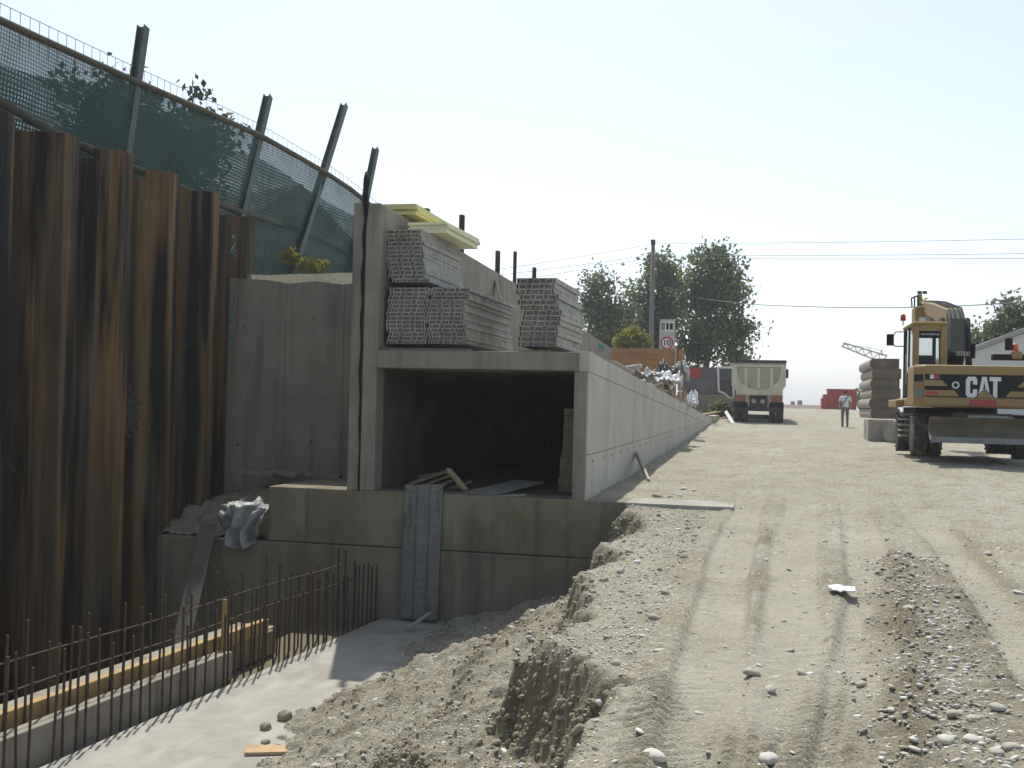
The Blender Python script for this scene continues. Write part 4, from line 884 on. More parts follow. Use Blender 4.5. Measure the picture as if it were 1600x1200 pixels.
q0, q1 = L(1436, 502, 6.69), L(1446, 496, 6.69); MB().span((q0.x, 6.68, q0.z), (q1.x, 6.698, q1.z)).build('label_plate', M['logo_white'], stick)
q0, q1 = L(1446, 502, 6.69), L(1453, 487, 6.69); MB().span((q0.x, 6.68, q0.z), (q1.x, 6.698, q1.z)).build('label_plate', M['galv'], stick)
for (x0, y0, x1, y1) in ((1425, 480, 1424, 466), (1424, 466, 1434, 462), (1434, 462, 1434, 480), (1429, 463, 1429, 480)):
    MB().tube([L(x0, y0, 7.0), L(x1, y1, 7.0)], 0.02, 6).build('bracket', M['chassis'], stick)
MB().beam(L(1438, 482, 7.1), L(1437, 460, 7.1), 0.10, 0.12, (0, 1, 0)).build('link', M['cat_yellow'], stick)
MB().beam(L(1442, 470, 7.2), L(1462, 484, 6.4), 0.2, 0.16, (0, 1, 0)).build('cylinder_rod', M['xps_pale'], stick)
for px_ in (1437, 1445): MB().lathe([(0.04, -0.05), (0.04, 0.05)], L(px_, 457, 7.1), (1, 0, 0), 10).build('pin', M['chassis'], stick)
for k in range(6): MB().lathe([(0.03, -0.05), (0.03, 0.05)], L(1465+k*5, 474+k*2.2, 5.4-k*0.3), (1, 0, 0.3), 8).build('hose_clamp', M['chassis'], boom)

# ---------------------------------------------------------------- dump truck
TY = 50.0; tc_ = aY(1184, 662, TY); TZ = tc_.z
tr = thing('dump_truck', (tc_.x, TY, TZ), 'cream tipper dump truck seen from behind with its left door open', 'truck')
def K(px, py, y): p = aY(px, py, TY+y); return Vector((p.x-tc_.x, y, p.z-TZ))
SX = (aY(1234, 620, TY).x-aY(1134, 620, TY).x)/100
def KZ(dx, y, dz): return Vector((dx*SX, y, dz*SX))
outer = [(-41, 100), (41.5, 100), (41.5, 62), (28, 47), (-28, 47), (-41, 62)]
hb = MB(); hb.prism(outer, lambda x_, z, t: (x_*SX, 0.10 if t == 0 else 4.6, z*SX)); body = hb.build('tipper_body', M['truck_cream'], tr, bevel=0.03)
gb = MB(); gb.prism([(-42.5, 101), (42.5, 101), (42.5, 61), (29, 45.5), (-29, 45.5), (-42.5, 61)], lambda x_, z, t: (x_*SX, 0.0 if t == 0 else 0.098, z*SX)); gate = gb.build('tailgate', M['truck_cream'], body, bevel=0.02)
# raised frame of the gate round a recessed curved field
def frame(outl_o, outl_i, y0, y1, name, m, par):
    n = len(outl_o); mb = MB(); v = []
    for (ol, yy_) in ((outl_o, y0), (outl_i, y0), (outl_o, y1), (outl_i, y1)): v += [(x_*SX, yy_, z*SX) for x_, z in ol]
    f = []
    for i in range(n):
        j = (i+1) % n; f += [(i, j, n+j, n+i), (2*n+j, 2*n+i, 3*n+i, 3*n+j), (i, 2*n+i, 2*n+j, j), (n+j, 3*n+j, 3*n+i, n+i)]
    return mb.add(v, f).build(name, M[m], par)
inn = [(-35, 91), (34, 91)] + [(34*math.cos(a), 82+28*math.sin(a)) for a in np.linspace(0, -math.pi, 11)]
def to_outer(p):
    x_, z = p; c0 = Vector((0, 76)); d = Vector((x_, z))-c0; best = 1e9
    O_ = [(-42, 100.5), (42, 100.5), (42, 61), (29, 46), (-29, 46), (-42, 61)]
    for i in range(6):
        a = Vector(O_[i]); b2 = Vector(O_[(i+1) % 6]); e_ = b2-a; den = d.x*e_.y-d.y*e_.x
        if abs(den) < 1e-9: continue
        t = ((a.x-c0.x)*e_.y-(a.y-c0.y)*e_.x)/den; s2 = ((a.x-c0.x)*d.y-(a.y-c0.y)*d.x)/den
        if t > 0 and -1e-6 <= s2 <= 1+1e-6: best = min(best, t)
    q = c0+d*best; return (q.x, q.y)
frame([to_outer(p) for p in inn], inn, -0.07, -0.002, 'gate_frame', 'truck_cream', gate)
mf = MB(); mf.prism(inn, lambda x_, z, t: (x_*SX, -0.012 if t == 0 else -0.001, z*SX)); mf.build('gate_field', M['truck_dirty'], gate)
for x_ in (-20, 0, 20): MB().span(KZ(x_-2.5, -0.05, 56), KZ(x_+2.5, -0.003, 90)).build('gate_rib', M['truck_cream'], gate, bevel=0.01)
MB().span(KZ(-43, -0.06, 97), KZ(43, 0.1, 102)).build('top_rim', M['chassis'], gate)
MB().span(KZ(-18, -0.04, 46), KZ(14, -0.002, 49)).build('lower_bar', M['xps_pale'], gate)
# chassis, lamps, wheels
MB().span(KZ(-14, 0.3, 20), KZ(14, 0.3, 46)+Vector((0, 6.6, 0))).build('chassis_frame', M['chassis'], tr)
MB().span(KZ(-39, 0.25, 20), KZ(40, 0.38, 26)).build('rear_bumper', M['chassis'], tr, bevel=0.02)
for s_ in (-1, 1):
    MB().span(KZ(s_*38, 0.15, 35), KZ(s_*20, 0.25, 46)).build('tail_lamp', M['tail_lamp'], tr, bevel=0.01)
    MB().span(KZ(s_*40, 0.22, 26.5), KZ(s_*18, 0.30, 35)).build('mud_flap', M['black'], tr)
    MB().lathe([(0.10, 0), (0.10, 0.06)], KZ(s_*7, 0.22, 36), (0, 1, 0), 14).build('air_tank', M['galv'], tr)
    for (y_, duals) in ((0.85, True), (2.2, True), (6.3, False)):
        for k in range(2 if duals else 1):
            wheel(tr, KZ(s_*(34.5-k*12), y_, 15.5), 15.5*SX, 10.5*SX, lugs=12)
MB().span(KZ(-20, 3.0, 6), KZ(16, 3.1, 14)).build('underride_bar', M['plastic_grey'], tr)
MB().span(KZ(8, 2.95, 6), KZ(17, 3.05, 12)).build('toolbox', M['galv_blue'], tr)
# cab with open door
MB().span(KZ(-40, 5.0, 22), KZ(40, 0, 88)+Vector((0, 7.0, 0))).build('cab', M['truck_white'], tr, bevel=0.08)
dp = [(1123, 575), (1144, 575), (1144, 620), (1139, 622), (1133, 616), (1124, 612)]
dr = thing('door', (0, 0, 0), None, None); bpy.data.objects.remove(dr)
YD = 6.0
D = [K(a, b2, YD) for a, b2 in [(1122, 574), (1146, 574), (1146, 621), (1140, 622), (1133, 615), (1123, 611)]]
Di = [K(a, b2, YD) for a, b2 in [(1125, 576.5), (1146, 576.5), (1146, 596), (1146, 596), (1146, 596), (1125, 596)]]
dm = MB()
for i in range(6): dm.beam(D[i], D[(i+1) % 6], 0.10, 0.07, (0, 1, 0))
door = dm.build('open_door', M['truck_white'], tr)
v = D[2:6]; m_ = MB(); top = [K(1124, 594, YD), K(1146, 594, YD)]
m_.prism([(p.x, p.z) for p in [top[0], top[1], D[2], D[3], D[4], D[5]]], lambda x_, z, t: (x_, YD-0.02+0.04*t, z)); m_.build('door_panel', M['chassis'], door)
m_ = MB(); m_.prism([(p.x, p.z) for p in [K(1124, 575, YD), K(1146, 575, YD), K(1146, 594, YD), K(1124, 594, YD)]], lambda x_, z, t: (x_, YD-0.005+0.01*t, z)); m_.build('door_window', M['glass'], door)
MB().box(K(1230, 584, 5.2), (0.12, 0.08, 0.45)).build('mirror', M['black'], tr, bevel=0.02)

# ---------------------------------------------------------------- walking person
def person(px, py, Y, lab):
    p0 = aY(px, py, Y); H = (aY(px, 605, Y)-p0).length; s = H/1.75
    j = {'pel': (0, 0, .93), 'waist': (0, 0, 1.06), 'chest': (0, .01, 1.27), 'neck': (0, 0, 1.46), 'head': (0, .02, 1.56), 'crown': (0, .02, 1.70),
         'hl': (-.09, 0, .90), 'kl': (-.10, .14, .50), 'al': (-.10, .05, .09), 'tl': (-.11, .19, .035), 'hr': (.09, 0, .90), 'kr': (.10, .02, .48), 'ar': (.10, -.18, .12), 'tr': (.11, -.06, .035),
         'sl': (-.19, 0, 1.40), 'el': (-.25, -.05, 1.12), 'wl': (-.25, .06, .90), 'fl': (-.24, .10, .80), 'sr': (.19, 0, 1.40), 'er': (.26, .02, 1.12), 'wr': (.24, .12, .92), 'fr': (.22, .17, .83)}
    rad = {'pel': .15, 'waist': .14, 'chest': .165, 'neck': .058, 'head': .085, 'crown': .075, 'hl': .105, 'kl': .07, 'al': .05, 'tl': .04, 'hr': .105, 'kr': .07, 'ar': .05, 'tr': .04,
           'sl': .075, 'el': .05, 'wl': .033, 'fl': .035, 'sr': .075, 'er': .05, 'wr': .033, 'fr': .035}
    names = list(j); ed = [('pel', 'waist'), ('waist', 'chest'), ('chest', 'neck'), ('neck', 'head'), ('head', 'crown'), ('pel', 'hl'), ('hl', 'kl'), ('kl', 'al'), ('al', 'tl'), ('pel', 'hr'), ('hr', 'kr'), ('kr', 'ar'), ('ar', 'tr'),
          ('chest', 'sl'), ('sl', 'el'), ('el', 'wl'), ('wl', 'fl'), ('chest', 'sr'), ('sr', 'er'), ('er', 'wr'), ('wr', 'fr')]
    me = bpy.data.meshes.new('person'); me.from_pydata([Vector(j[n])*s for n in names], [(names.index(a), names.index(b2)) for a, b2 in ed], [])
    o = bpy.data.objects.new('tmp', me); C.objects.link(o); sk = o.modifiers.new('s', 'SKIN'); sk.use_smooth_shade = True
    for i, n in enumerate(names):
        d = me.skin_vertices[0].data[i]; r_ = rad[n]*s; d.radius = (r_, r_*(0.72 if n in ('pel', 'waist', 'chest') else 1)); d.use_root = (n == 'pel')
    sub = o.modifiers.new('u', 'SUBSURF'); sub.levels = 2; sub.render_levels = 2
    dg = bpy.context.evaluated_depsgraph_get(); bm_ = bpy.data.meshes.new_from_object(o.evaluated_get(dg)); bpy.data.objects.remove(o)
    bm_.materials.clear()
    for k in ('skin', 'shirt', 'trousers', 'hair', 'black'): bm_.materials.append(M[k])
    for p in bm_.polygons:
        z = p.center.z/s; x_ = abs(p.center.x/s); y_ = p.center.y/s
        if z > 1.50: mi = 3 if (y_ < 0.05 and z > 1.55) or z > 1.66 else 0
        elif z > 1.455: mi = 0
        elif x_ > 0.175: mi = 1 if z > 1.20 else 0
        elif z > 0.94: mi = 1
        elif z > 0.10: mi = 2
        else: mi = 4
        p.material_index = mi; p.use_smooth = True
    root = bpy.data.objects.new('person', bm_); C.objects.link(root); root.location = (p0.x, p0.y, gz(p0.x, p0.y)-0.01)
    tag(root, lab, 'person')
    st = MB(); st.tube([Vector(q)*s for q in ((.14, -.06, 1.43), (.06, -.145, 1.33), (-.06, -.15, 1.15), (-.15, -.09, 1.00), (-.18, .0, .95))], 0.016, 6); st.build('bag_strap', M['black'], root)
person(1320, 665, 47.0, 'person in pale blue T-shirt and dark trousers walking away with a strap across the back')
# ---------------------------------------------------------------- trees
def leaves_mesh(name, centers, radii, n_clump, per, lsize, m, spread, hi_tone=True):
    """leaf quads in clumps spread through ellipsoids"""
    cs = []; cen = np.array(centers, float); rad = np.array(radii, float); vol = (rad.prod(1))**0.75; pick = rng.choice(len(cen), n_clump, p=vol/vol.sum())
    d = rng.normal(size=(n_clump, 3)); d /= np.linalg.norm(d, axis=1)[:, None]
    rr = rng.random(n_clump)**0.42
    cl = cen[pick]+d*rad[pick]*rr[:, None]*(0.80+0.45*rng.random((n_clump, 1)))
    tone_c = np.clip(0.10+0.85*rng.random(n_clump)**1.3, 0, 1)
    N_ = n_clump*per; base = np.repeat(cl, per, 0)+rng.normal(size=(N_, 3))*spread*np.array([1, 1, 0.75])
    tone = np.clip(np.repeat(tone_c, per)+rng.normal(0, .12, N_), 0, 1)
    a = rng.normal(size=(N_, 3)); a /= np.linalg.norm(a, axis=1)[:, None]; b = np.cross(a, rng.normal(size=(N_, 3))); b /= np.linalg.norm(b, axis=1)[:, None]
    sz = lsize*(0.6+0.8*rng.random((N_, 1))); a *= sz; b *= sz*0.62
    nrm = np.cross(a, b); nrm /= np.linalg.norm(nrm, axis=1)[:, None]
    v = np.stack([base-a, base+b+nrm*sz*0.12, base+a, base-b+nrm*sz*0.12], 1).reshape(-1, 3)
    f = np.arange(N_*4).reshape(-1, 4)
    return np_mesh(name, v, f, m, False, {'tone': np.repeat(tone, 4)}), cl
def tree(name, base, trunk_top, blobs, n_clump, per, lsize, m, lab, spread=0.35, tr_r=0.18, cat='tree', group=None, limbs=22):
    root = thing(name, base, lab, cat, group); base = Vector(base)
    cen = [Vector(b[0])-base for b in blobs]; rad = [b[1] for b in blobs]
    me, cl = leaves_mesh('crown', cen, rad, n_clump, per, lsize, M[m], spread)
    inst('crown', me, (0, 0, 0), parent=root)
    tt = Vector(trunk_top)-base; t = MB()
    pts = [Vector((0, 0, -0.3))]+[tt*f+Vector((rng.normal(0, .05), rng.normal(0, .05), 0))*(0 if f == 0 else 1) for f in (0.0, .3, .6, .85, 1.0)]
    t.tube(pts, [tr_r*1.25, tr_r*1.1, tr_r*.85, tr_r*.65, tr_r*.45, tr_r*.2], 9)
    for k in range(limbs):
        i = int(rng.integers(len(cl))); e = Vector(cl[i]); f = 0.25+0.65*rng.random(); s_ = tt*f; mid = s_.lerp(e, 0.5)+Vector((0, 0, 0.25*rng.random()))
        t.tube([s_, mid, e], [tr_r*.38*(1.1-f), tr_r*.22*(1.2-f), tr_r*0.06], 6)
    t.build('trunk', M['bark'], root, smooth=True); return root
def blob(px, py, Y, rpx, rpy, depth=None):
    c = aY(px, py, Y); s = (aY(px+50, py, Y)-aY(px-50, py, Y)).length/100; return (c, (rpx*s, depth or rpx*s*0.9, rpy*s))
def g_at(px, Y, py=640):
    p = aY(px, py, Y); p.z = gz(p.x, p.y); return p
tree('poplar_tree', g_at(940, 62), aY(935, 440, 62), [blob(935, 455, 62, 22, 36), blob(955, 500, 62, 30, 38), blob(925, 490, 62, 20, 36), blob(945, 540, 62, 34, 34)], 95, 62, 0.12, 'leaf_grey', 'leftmost grey green broadleaf tree above the concrete wall', 0.40, 0.16, group='trees behind the deck')
tree('poplar_tree', g_at(1030, 66), aY(1030, 430, 66), [blob(1030, 435, 66, 30, 34), blob(1005, 470, 66, 26, 40), blob(1050, 470, 66, 30, 50), blob(1025, 515, 66, 44, 40), blob(1000, 545, 66, 40, 30)], 125, 68, 0.13, 'leaf', 'broadleaf tree right behind the wooden utility pole', 0.44, 0.2, group='trees behind the deck')
tree('poplar_tree', g_at(1100, 64), aY(1115, 430, 64), [blob(1115, 420, 64, 32, 30), blob(1095, 455, 64, 24, 40), blob(1135, 455, 64, 30, 45), blob(1110, 505, 64, 46, 50), blob(1150, 525, 64, 24, 36), blob(1085, 550, 64, 30, 36), blob(1145, 555, 64, 22, 16)], 155, 68, 0.13, 'leaf', 'tallest broadleaf tree, left of the dump truck', 0.44, 0.2, group='trees behind the deck')
tree('yellow_bush', g_at(988, 47, 560), aY(988, 535, 47), [blob(988, 532, 47, 21, 15), blob(980, 540, 47, 16, 12), blob(1000, 540, 47, 14, 12)], 330, 14, 0.09, 'leaf_yellow', 'small rounded yellow green bush in front of the trees', 0.13, 0.06, 'bush')
tree('olive_tree', g_at(1560, 48), aY(1565, 480, 48), [blob(1585, 485, 48, 17, 24), blob(1570, 520, 48, 34, 24), blob(1535, 538, 48, 26, 16), blob(1590, 530, 48, 40, 24), blob(1625, 520, 48, 40, 40)], 110, 75, 0.095, 'leaf_grey', 'grey green tree behind the excavator on the right', 0.33, 0.14)
tree('small_tree', g_at(1355, 100), aY(1354, 620, 100), [blob(1352, 622, 100, 9, 13), blob(1362, 628, 100, 8, 9)], 70, 12, 0.22, 'leaf_grey', 'small distant hazy tree left of the stacked beams', 0.4, 0.1)
# behind the screen fence
def xblob(px, py, X, r_): return (aX(px, py, X), r_)
def tb(px, X, Yz=None): p = aX(px, 300, X); p.z = gz(p.x, p.y); return p
tree('fig_tree', tb(185, -13.5), aX(185, 120, -13.5), [xblob(165, 180, -13.5, (.9, .9, .85)), xblob(195, 175, -13.5, (.6, .6, .5)), xblob(210, 230, -13.5, (1.0, 1.0, .9)), xblob(150, 250, -13.5, (.9, .9, .8))], 300, 14, 0.09, 'leaf_dark', 'dark leafy tree behind the net left of the first fence post', 0.22, 0.09, group='trees behind the fence')
tree('fig_tree', tb(270, -13.0), aX(300, 150, -13.0), [xblob(262, 222, -13.0, (.9, .9, .6)), xblob(295, 218, -13.0, (.6, .6, .35)), xblob(312, 150, -13.0, (.16, .16, .16)), xblob(260, 260, -13.0, (1.2, 1.2, 1.0)), xblob(310, 215, -13.0, (.8, .8, .5))], 330, 14, 0.09, 'leaf_dark', 'dark leafy tree behind the net whose top twigs rise above the rail', 0.20, 0.09, group='trees behind the fence')
tree('shrub', tb(448, -9.4), aX(470, 410, -9.4), [xblob(455, 400, -9.4, (.14, .16, .12)), xblob(490, 415, -9.4, (.2, .3, .08))], 30, 12, 0.06, 'leaf_yellow', 'low yellow green weeds on the bank beside the tall column', 0.08, 0.02, 'weeds', limbs=5)
tree('shrub', tb(560, -9.0), aX(800, 430, -9), [xblob(803, 438, -7.0, (.5, .7, .35))], 70, 12, 0.09, 'leaf', 'small green shrub top behind the upper wall near the right panel stack', 0.15, 0.02, 'shrub', limbs=3) if False else None
# weeds by the end of the wall
tree('weeds', g_at(1128, 55, 640), aY(1128, 634, 55), [blob(1128, 640, 55, 12, 7)], 60, 14, 0.10, 'grass', 'dry weeds growing left of the truck rear wheels', 0.15, 0.02, 'weeds', limbs=4)

# ---------------------------------------------------------------- house behind the fence
def house(name, c, w, l, eave, ridge, rz, wallm, roofm, lab, cat='house', over=0.4, wins=()):
    h = thing(name, c, lab, cat, rot=(0, 0, rz))
    MB().prism([(-w/2, 0-3), (w/2, -3), (w/2, eave), (0, ridge), (-w/2, eave)], lambda x_, z, t: (x_, -l/2 if t == 0 else l/2, z)).build('wall', M[wallm], h)
    rf = MB(); sl_ = (ridge-eave)/(w/2)
    rf.prism([(-w/2-over, eave-sl_*over+0.02), (0, ridge+0.02), (w/2+over, eave-sl_*over+0.02), (w/2+over, eave-sl_*over+0.2), (0, ridge+0.22), (-w/2-over, eave-sl_*over+0.2)], lambda x_, z, t: (x_, -l/2-over if t == 0 else l/2+over, z))
    rfo = rf.build('roof', M[roofm], h)
    MB().box((w*0.2, l*0.1, ridge+0.2), (0.5, 0.5, 1.0)).build('chimney', M[wallm], rfo)
    for (x_, z, ww_, hh_) in wins:
        fr = MB().span((x_-ww_/2, -l/2-0.03, z), (x_+ww_/2, -l/2+0.01, z+hh_)).build('window', M['plaster'], h)
        MB().span((x_-ww_/2+0.06, -l/2-0.034, z+0.06), (x_+ww_/2-0.06, -l/2-0.031, z+hh_-0.06)).build('pane', M['black'], fr)
    return h
hp = aX(330, 300, -24); house('house', (hp.x, hp.y, 3.5), 9, 12, 3.2, 6.3, R(62), 'plaster', 'rooftile', 'pale house with a grey pitched roof seen through the net', wins=[(-2, .8, 1, 1.3), (2, .8, 1, 1.3)])
ev, rd_ = aY(1484, 563, 46), aY(1680, 492, 46); gb_ = gz(rd_.x, 50)
house('shed', (rd_.x, 51, gb_), 2*(rd_.x-ev.x), 10, ev.z-gb_, rd_.z-gb_, 0, 'plaster', 'rooftile', 'white gabled building with a grey roof behind the excavator', 'building', 0.15, wins=[(-3.2, .9, .9, .9)])
for (px, py, w_, lab) in [(1262, 636, 5, 'distant low roof with chimneys beyond the road crest'), ]:
    p = aY(px, py, 120); house('distant_house', (p.x, 120, p.z-3.0), w_, 8, 2.2, 3.0, R(90), 'beam_concrete', 'rooftile_red', lab)
for (px, py, w_, lab) in [(1247, 638, 2.6, 'tiny distant house roof at the far left of the road crest')]:
    p = aY(px, py, 130); house('distant_house', (p.x, 130, p.z-2.6), w_, 6, 2.2, 2.7, R(90), 'beam_concrete', 'rooftile_red', lab)

# ---------------------------------------------------------------- red container, beams, crane, hoarding
rc = thing('red_container', (aY(1316, 640, 92).x, 92, 0), 'dark red steel container standing beyond the crest behind the person', 'container')
a, b = aY(1294, 608, 92), aY(1338, 640, 92)
m = MB(); m.span((a.x-rc.location.x, 0, b.z-1.2), (b.x-rc.location.x, 2.4, a.z)); rbx = m.build('box', M['red_box'], rc)
for k in range(9):
    x_ = a.x-rc.location.x+(k+0.5)/9*(b.x-a.x); MB().span((x_-0.06, -0.05, b.z-1.1), (x_+0.06, -0.002, a.z-0.12)).build('rib', M['red_box'], rc)
m = MB(); m.span((a.x-rc.location.x-0.05, -0.07, a.z-0.1), (b.x-rc.location.x+0.05, 2.45, a.z+0.03)); m.build('top_rail', M['red_box'], rc)
m = MB(); q = aY(1287, 616, 92); q2 = aY(1284, 622, 92); m.span((q.x-rc.location.x, 0.1, b.z-1.2), (a.x-rc.location.x-0.02, 2.2, q.z)); m.span((q2.x-rc.location.x, 0.2, b.z-1.2), (q.x-rc.location.x-0.02, 2.2, q2.z)); m.build('ramp_step', M['red_box'], rc)
BY = 36.0
a, b = aY(1375, 560, BY), aY(1406, 655, BY); nB = 6; hB = (a.z-b.z)/nB; wB = aY(1406, 600, BY).x-aY(1360, 600, BY).x; zg = b.z-0.0
def beam_mesh(w, h, Ln):
    out = [(w/2, 0.0), (w/2, h*0.992)]+[(-w/2+h*0.30-math.cos(t)*h*0.30, h*0.496+math.sin(t)*h*0.496) for t in np.linspace(math.pi/2, -math.pi/2, 11)]
    me = MB().prism(out, lambda x_, z, t: (x_, 0 if t == 0 else Ln, z)).mesh('precast_beam', M['beam_concrete']); me.materials.append(M['beam_end_shade']); me.polygons[0].material_index = 1; return me
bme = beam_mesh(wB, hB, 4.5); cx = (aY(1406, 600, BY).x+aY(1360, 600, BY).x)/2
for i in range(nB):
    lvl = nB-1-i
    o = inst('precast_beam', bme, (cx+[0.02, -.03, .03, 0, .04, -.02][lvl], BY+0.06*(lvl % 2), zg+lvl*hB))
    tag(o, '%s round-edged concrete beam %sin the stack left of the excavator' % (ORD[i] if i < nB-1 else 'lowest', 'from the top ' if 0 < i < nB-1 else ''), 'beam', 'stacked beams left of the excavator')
a, b = aY(1357, 655, 33), aY(1375, 655, 33)
zt = a.z; zg2 = gz(a.x, 33)-0.02
o = MB().span((a.x, 33, zg2), (aY(1398, 655, 33).x, 34.6, zt)).build('concrete_block', M['beam_concrete'], bevel=0.02); tag(o, 'pale concrete block at the foot of the stacked beams', 'concrete block')
o = MB().lathe([(0.02, 0), (0.27, 0.0), (0.27, 1.2), (0.02, 1.2)], (aY(1397, 668, 32).x, 32.2, gz(aY(1397, 668, 32).x, 32.2)+0.26), (0.25, 1, 0), 20).build('concrete_pipe', M['beam_concrete'], smooth=False); tag(o, 'short round concrete pipe lying beside the pale block', 'pipe')
cr = thing('crane', aY(1380, 640, 150), 'distant lattice crane jib rising to the left above the stacked beams', 'crane')
j0, j1 = aY(1384, 562, 150), aY(1316, 538, 150); cl0 = Vector(cr.location); m = MB()
d = (j1-j0).normalized(); nrm = Vector((-d.z, 0, d.x))
A_ = [j0.lerp(j1, t) for t in np.linspace(0, 1, 12)]
for k in range(2): m.tube([p+nrm*(0.55-0.3*i/11)*(1 if k else -1)-cl0 for i, p in enumerate(A_)], 0.10, 5)
for i in range(11): m.tube([A_[i]+nrm*(0.55-0.3*i/11)*(1 if i % 2 else -1)-cl0, A_[i+1]+nrm*(0.55-0.3*(i+1)/11)*(-1 if i % 2 else 1)-cl0], 0.07, 4)
m.build('jib', M['rail'] if False else M['beam_concrete'], cr)
m = MB(); m.tube([aY(1378, 556, 150)-cl0, aY(1377, 547, 150)-cl0], 0.10, 5); m.tube([aY(1357, 543, 150)-cl0, aY(1360, 553, 150)-cl0], 0.06, 4); m.build('mast', M['beam_concrete'], cr)
m = MB(); m.tube([j1-cl0, aY(1357, 543, 150)-cl0, aY(1377, 548, 150)-cl0], 0.03, 4); m.build('cable', M['wire'], cr)
m = MB(); m.beam(j0-cl0, Vector((j0.x, 150, 0))-cl0, 1.2, 1.2, (0, 1, 0)); m.build('tower', M['beam_concrete'], cr)
ho = thing('hoarding', g_at(1105, 58), 'dark grey site hoarding of upright panels left of the truck', 'hoarding'); hl = Vector(ho.location)
for k in range(6):
    x0_, x1_ = aY(1066+k*16, 600, 58).x, aY(1066+(k+1)*16, 600, 58).x; zt = aY(1100, 574+k*0.3, 58).z
    MB().span((x0_+0.01, 0, aY(1100, 617, 58).z-hl.z)+Vector((0, 0, 0)) if False else (x0_+0.002-hl.x, 0, aY(1100, 617, 58).z-hl.z), (x1_-0.002-hl.x, 0.05+0.02*(k % 2), zt-hl.z)).build('panel', M['hoarding'], ho)
MB().span((aY(1060, 617, 58).x-hl.x, -0.15, -0.6), (aY(1150, 617, 58).x-hl.x, 0.25, aY(1100, 617, 58).z-hl.z-0.005)).build('plinth', M['concrete_old'], ho)
MB().span((aY(1072, 570, 57.9).x-hl.x, -0.08, aY(1072, 590, 57.9).z-hl.z), (aY(1096, 570, 57.9).x-hl.x, -0.02, aY(1072, 575, 57.9).z-hl.z)).build('red_panel', M['red_box'], ho)

# ---------------------------------------------------------------- orange formwork screen, sign, pole, wires
OY = 39.5
os_ = thing('timber_screen', (aY(1010, 560, OY).x, OY, top_z(OY)), 'orange brown timber board screen standing on the deck end', 'timber screen'); ol = Vector(os_.location)
x0_, x1_ = aY(956, 560, OY).x-ol.x, aY(1054, 560, OY).x-ol.x; zt, zb2 = aY(1000, 544, OY).z-ol.z, 0.0
nb = 6
for k in range(nb):
    z0, z1 = zb2+(zt-zb2)*k/nb, zb2+(zt-zb2)*(k+1)/nb
    MB().span((x0_, 0.004*(k % 3), z0+0.005), (x1_, 0.05, z1-0.005)).build('board', M['orange_wood'], os_, bevel=0.004)
for px in (1056, ): x_ = aY(px, 560, OY).x-ol.x; MB().span((x_-0.05, -0.06, 0), (x_+0.03, 0.06, zt+0.05)).build('post', M['wood'], os_)
x2_ = aY(1068, 560, OY).x-ol.x
for k in range(3):
    z0, z1 = zt*k/3, zt*(k+1)/3-0.03
    MB().span((x1_+0.12, 0.1, z0+0.01), (x2_, 0.15, z1)).build('side_board', M['orange_wood'], os_, bevel=0.004)
sg = thing('speed_sign', (aY(1042, 560, 44).x, 44, 0.8), 'grey board with round red ringed speed limit sign reading 10', 'sign'); sl0 = Vector(sg.location)
def sp(px, py, y=0.0): p = aY(px, py, 44); return Vector((p.x-sl0.x, y, p.z-sl0.z))
MB().span(sp(1029.5, 560)+Vector((0, 0.0, 0)), sp(1055, 499)+Vector((0, 0.04, 0))).build('board', M['plastic_grey'], sg)
MB().span(sp(1032, 518)+Vector((0, -0.012, 0)), sp(1053, 502)+Vector((0, -0.002, 0))).build('upper_field', M['sign_white'], sg)
for (x0p, x1p, y0p, y1p) in ((1033.5, 1035.5, 516, 504), (1036.5, 1038.5, 516, 504), (1041, 1045, 515, 505), (1046.5, 1051.5, 515, 505)):
    mk = MB(); A0, A1 = sp(x0p, y0p), sp(x1p, y1p); mk.span(A0+Vector((0, -0.018, 0)), A1+Vector((0, -0.0125, 0))); mk.build('dark_mark', M['black'], sg)
cc = sp(1042, 536); r1 = (sp(1052, 536)-sp(1032, 536)).length/2
MB().lathe([(r1, 0), (r1, 0.012)], cc+Vector((0, -0.014, 0)), (0, 1, 0), 32).build('red_ring', M['sign_red'], sg)
MB().lathe([(r1*0.76, 0), (r1*0.76, 0.006)], cc+Vector((0, -0.022, 0)), (0, 1, 0), 32).build('white_disc', M['sign_white'], sg)
tx = bpy.data.curves.new('n', 'FONT'); tx.body = '10'; tx.size = r1*1.25; tx.align_x = 'CENTER'; tx.align_y = 'CENTER'; tx.extrude = 0.002; tx.offset = 0.006
to = bpy.data.objects.new('tmp', tx); C.objects.link(to); dg = bpy.context.evaluated_depsgraph_get(); tm = bpy.data.meshes.new_from_object(to.evaluated_get(dg)); bpy.data.objects.remove(to)
tm.materials.clear(); tm.materials.append(M['black']); inst('number', tm, cc+Vector((0, -0.026, 0)), (R(90), 0, 0), sg)
for px in (1032, 1053): p = sp(px, 560, 0.05); MB().tube([(p.x, 0.06, -0.5), (p.x, 0.06, p.z)], 0.03, 8).build('leg', M['galv'], sg)
PY = 55.0; pt_ = aY(1020.5, 380, PY); pbm = aY(1016, 620, PY); up_ = thing('utility_pole', (pbm.x, PY, gz(pbm.x, PY)-0.2), 'tall grey utility pole in front of the trees', 'pole'); ul = Vector(up_.location)
MB().tube([(0, 0, 0), pt_-ul], [0.15, 0.10], 10).build('shaft', M['pole_wood'], up_, smooth=True)
MB().box(pt_-ul+Vector((0, 0, 0.05)), (0.22, 0.22, 0.25)).build('cap', M['chassis'], up_, bevel=0.02)
q = aY(1018, 401, PY)-ul; MB().beam(q+Vector((-0.25, 0, 0)), q+Vector((0.15, 0, 0.1)), 0.08, 0.12).build('bracket', M['chassis'], up_)
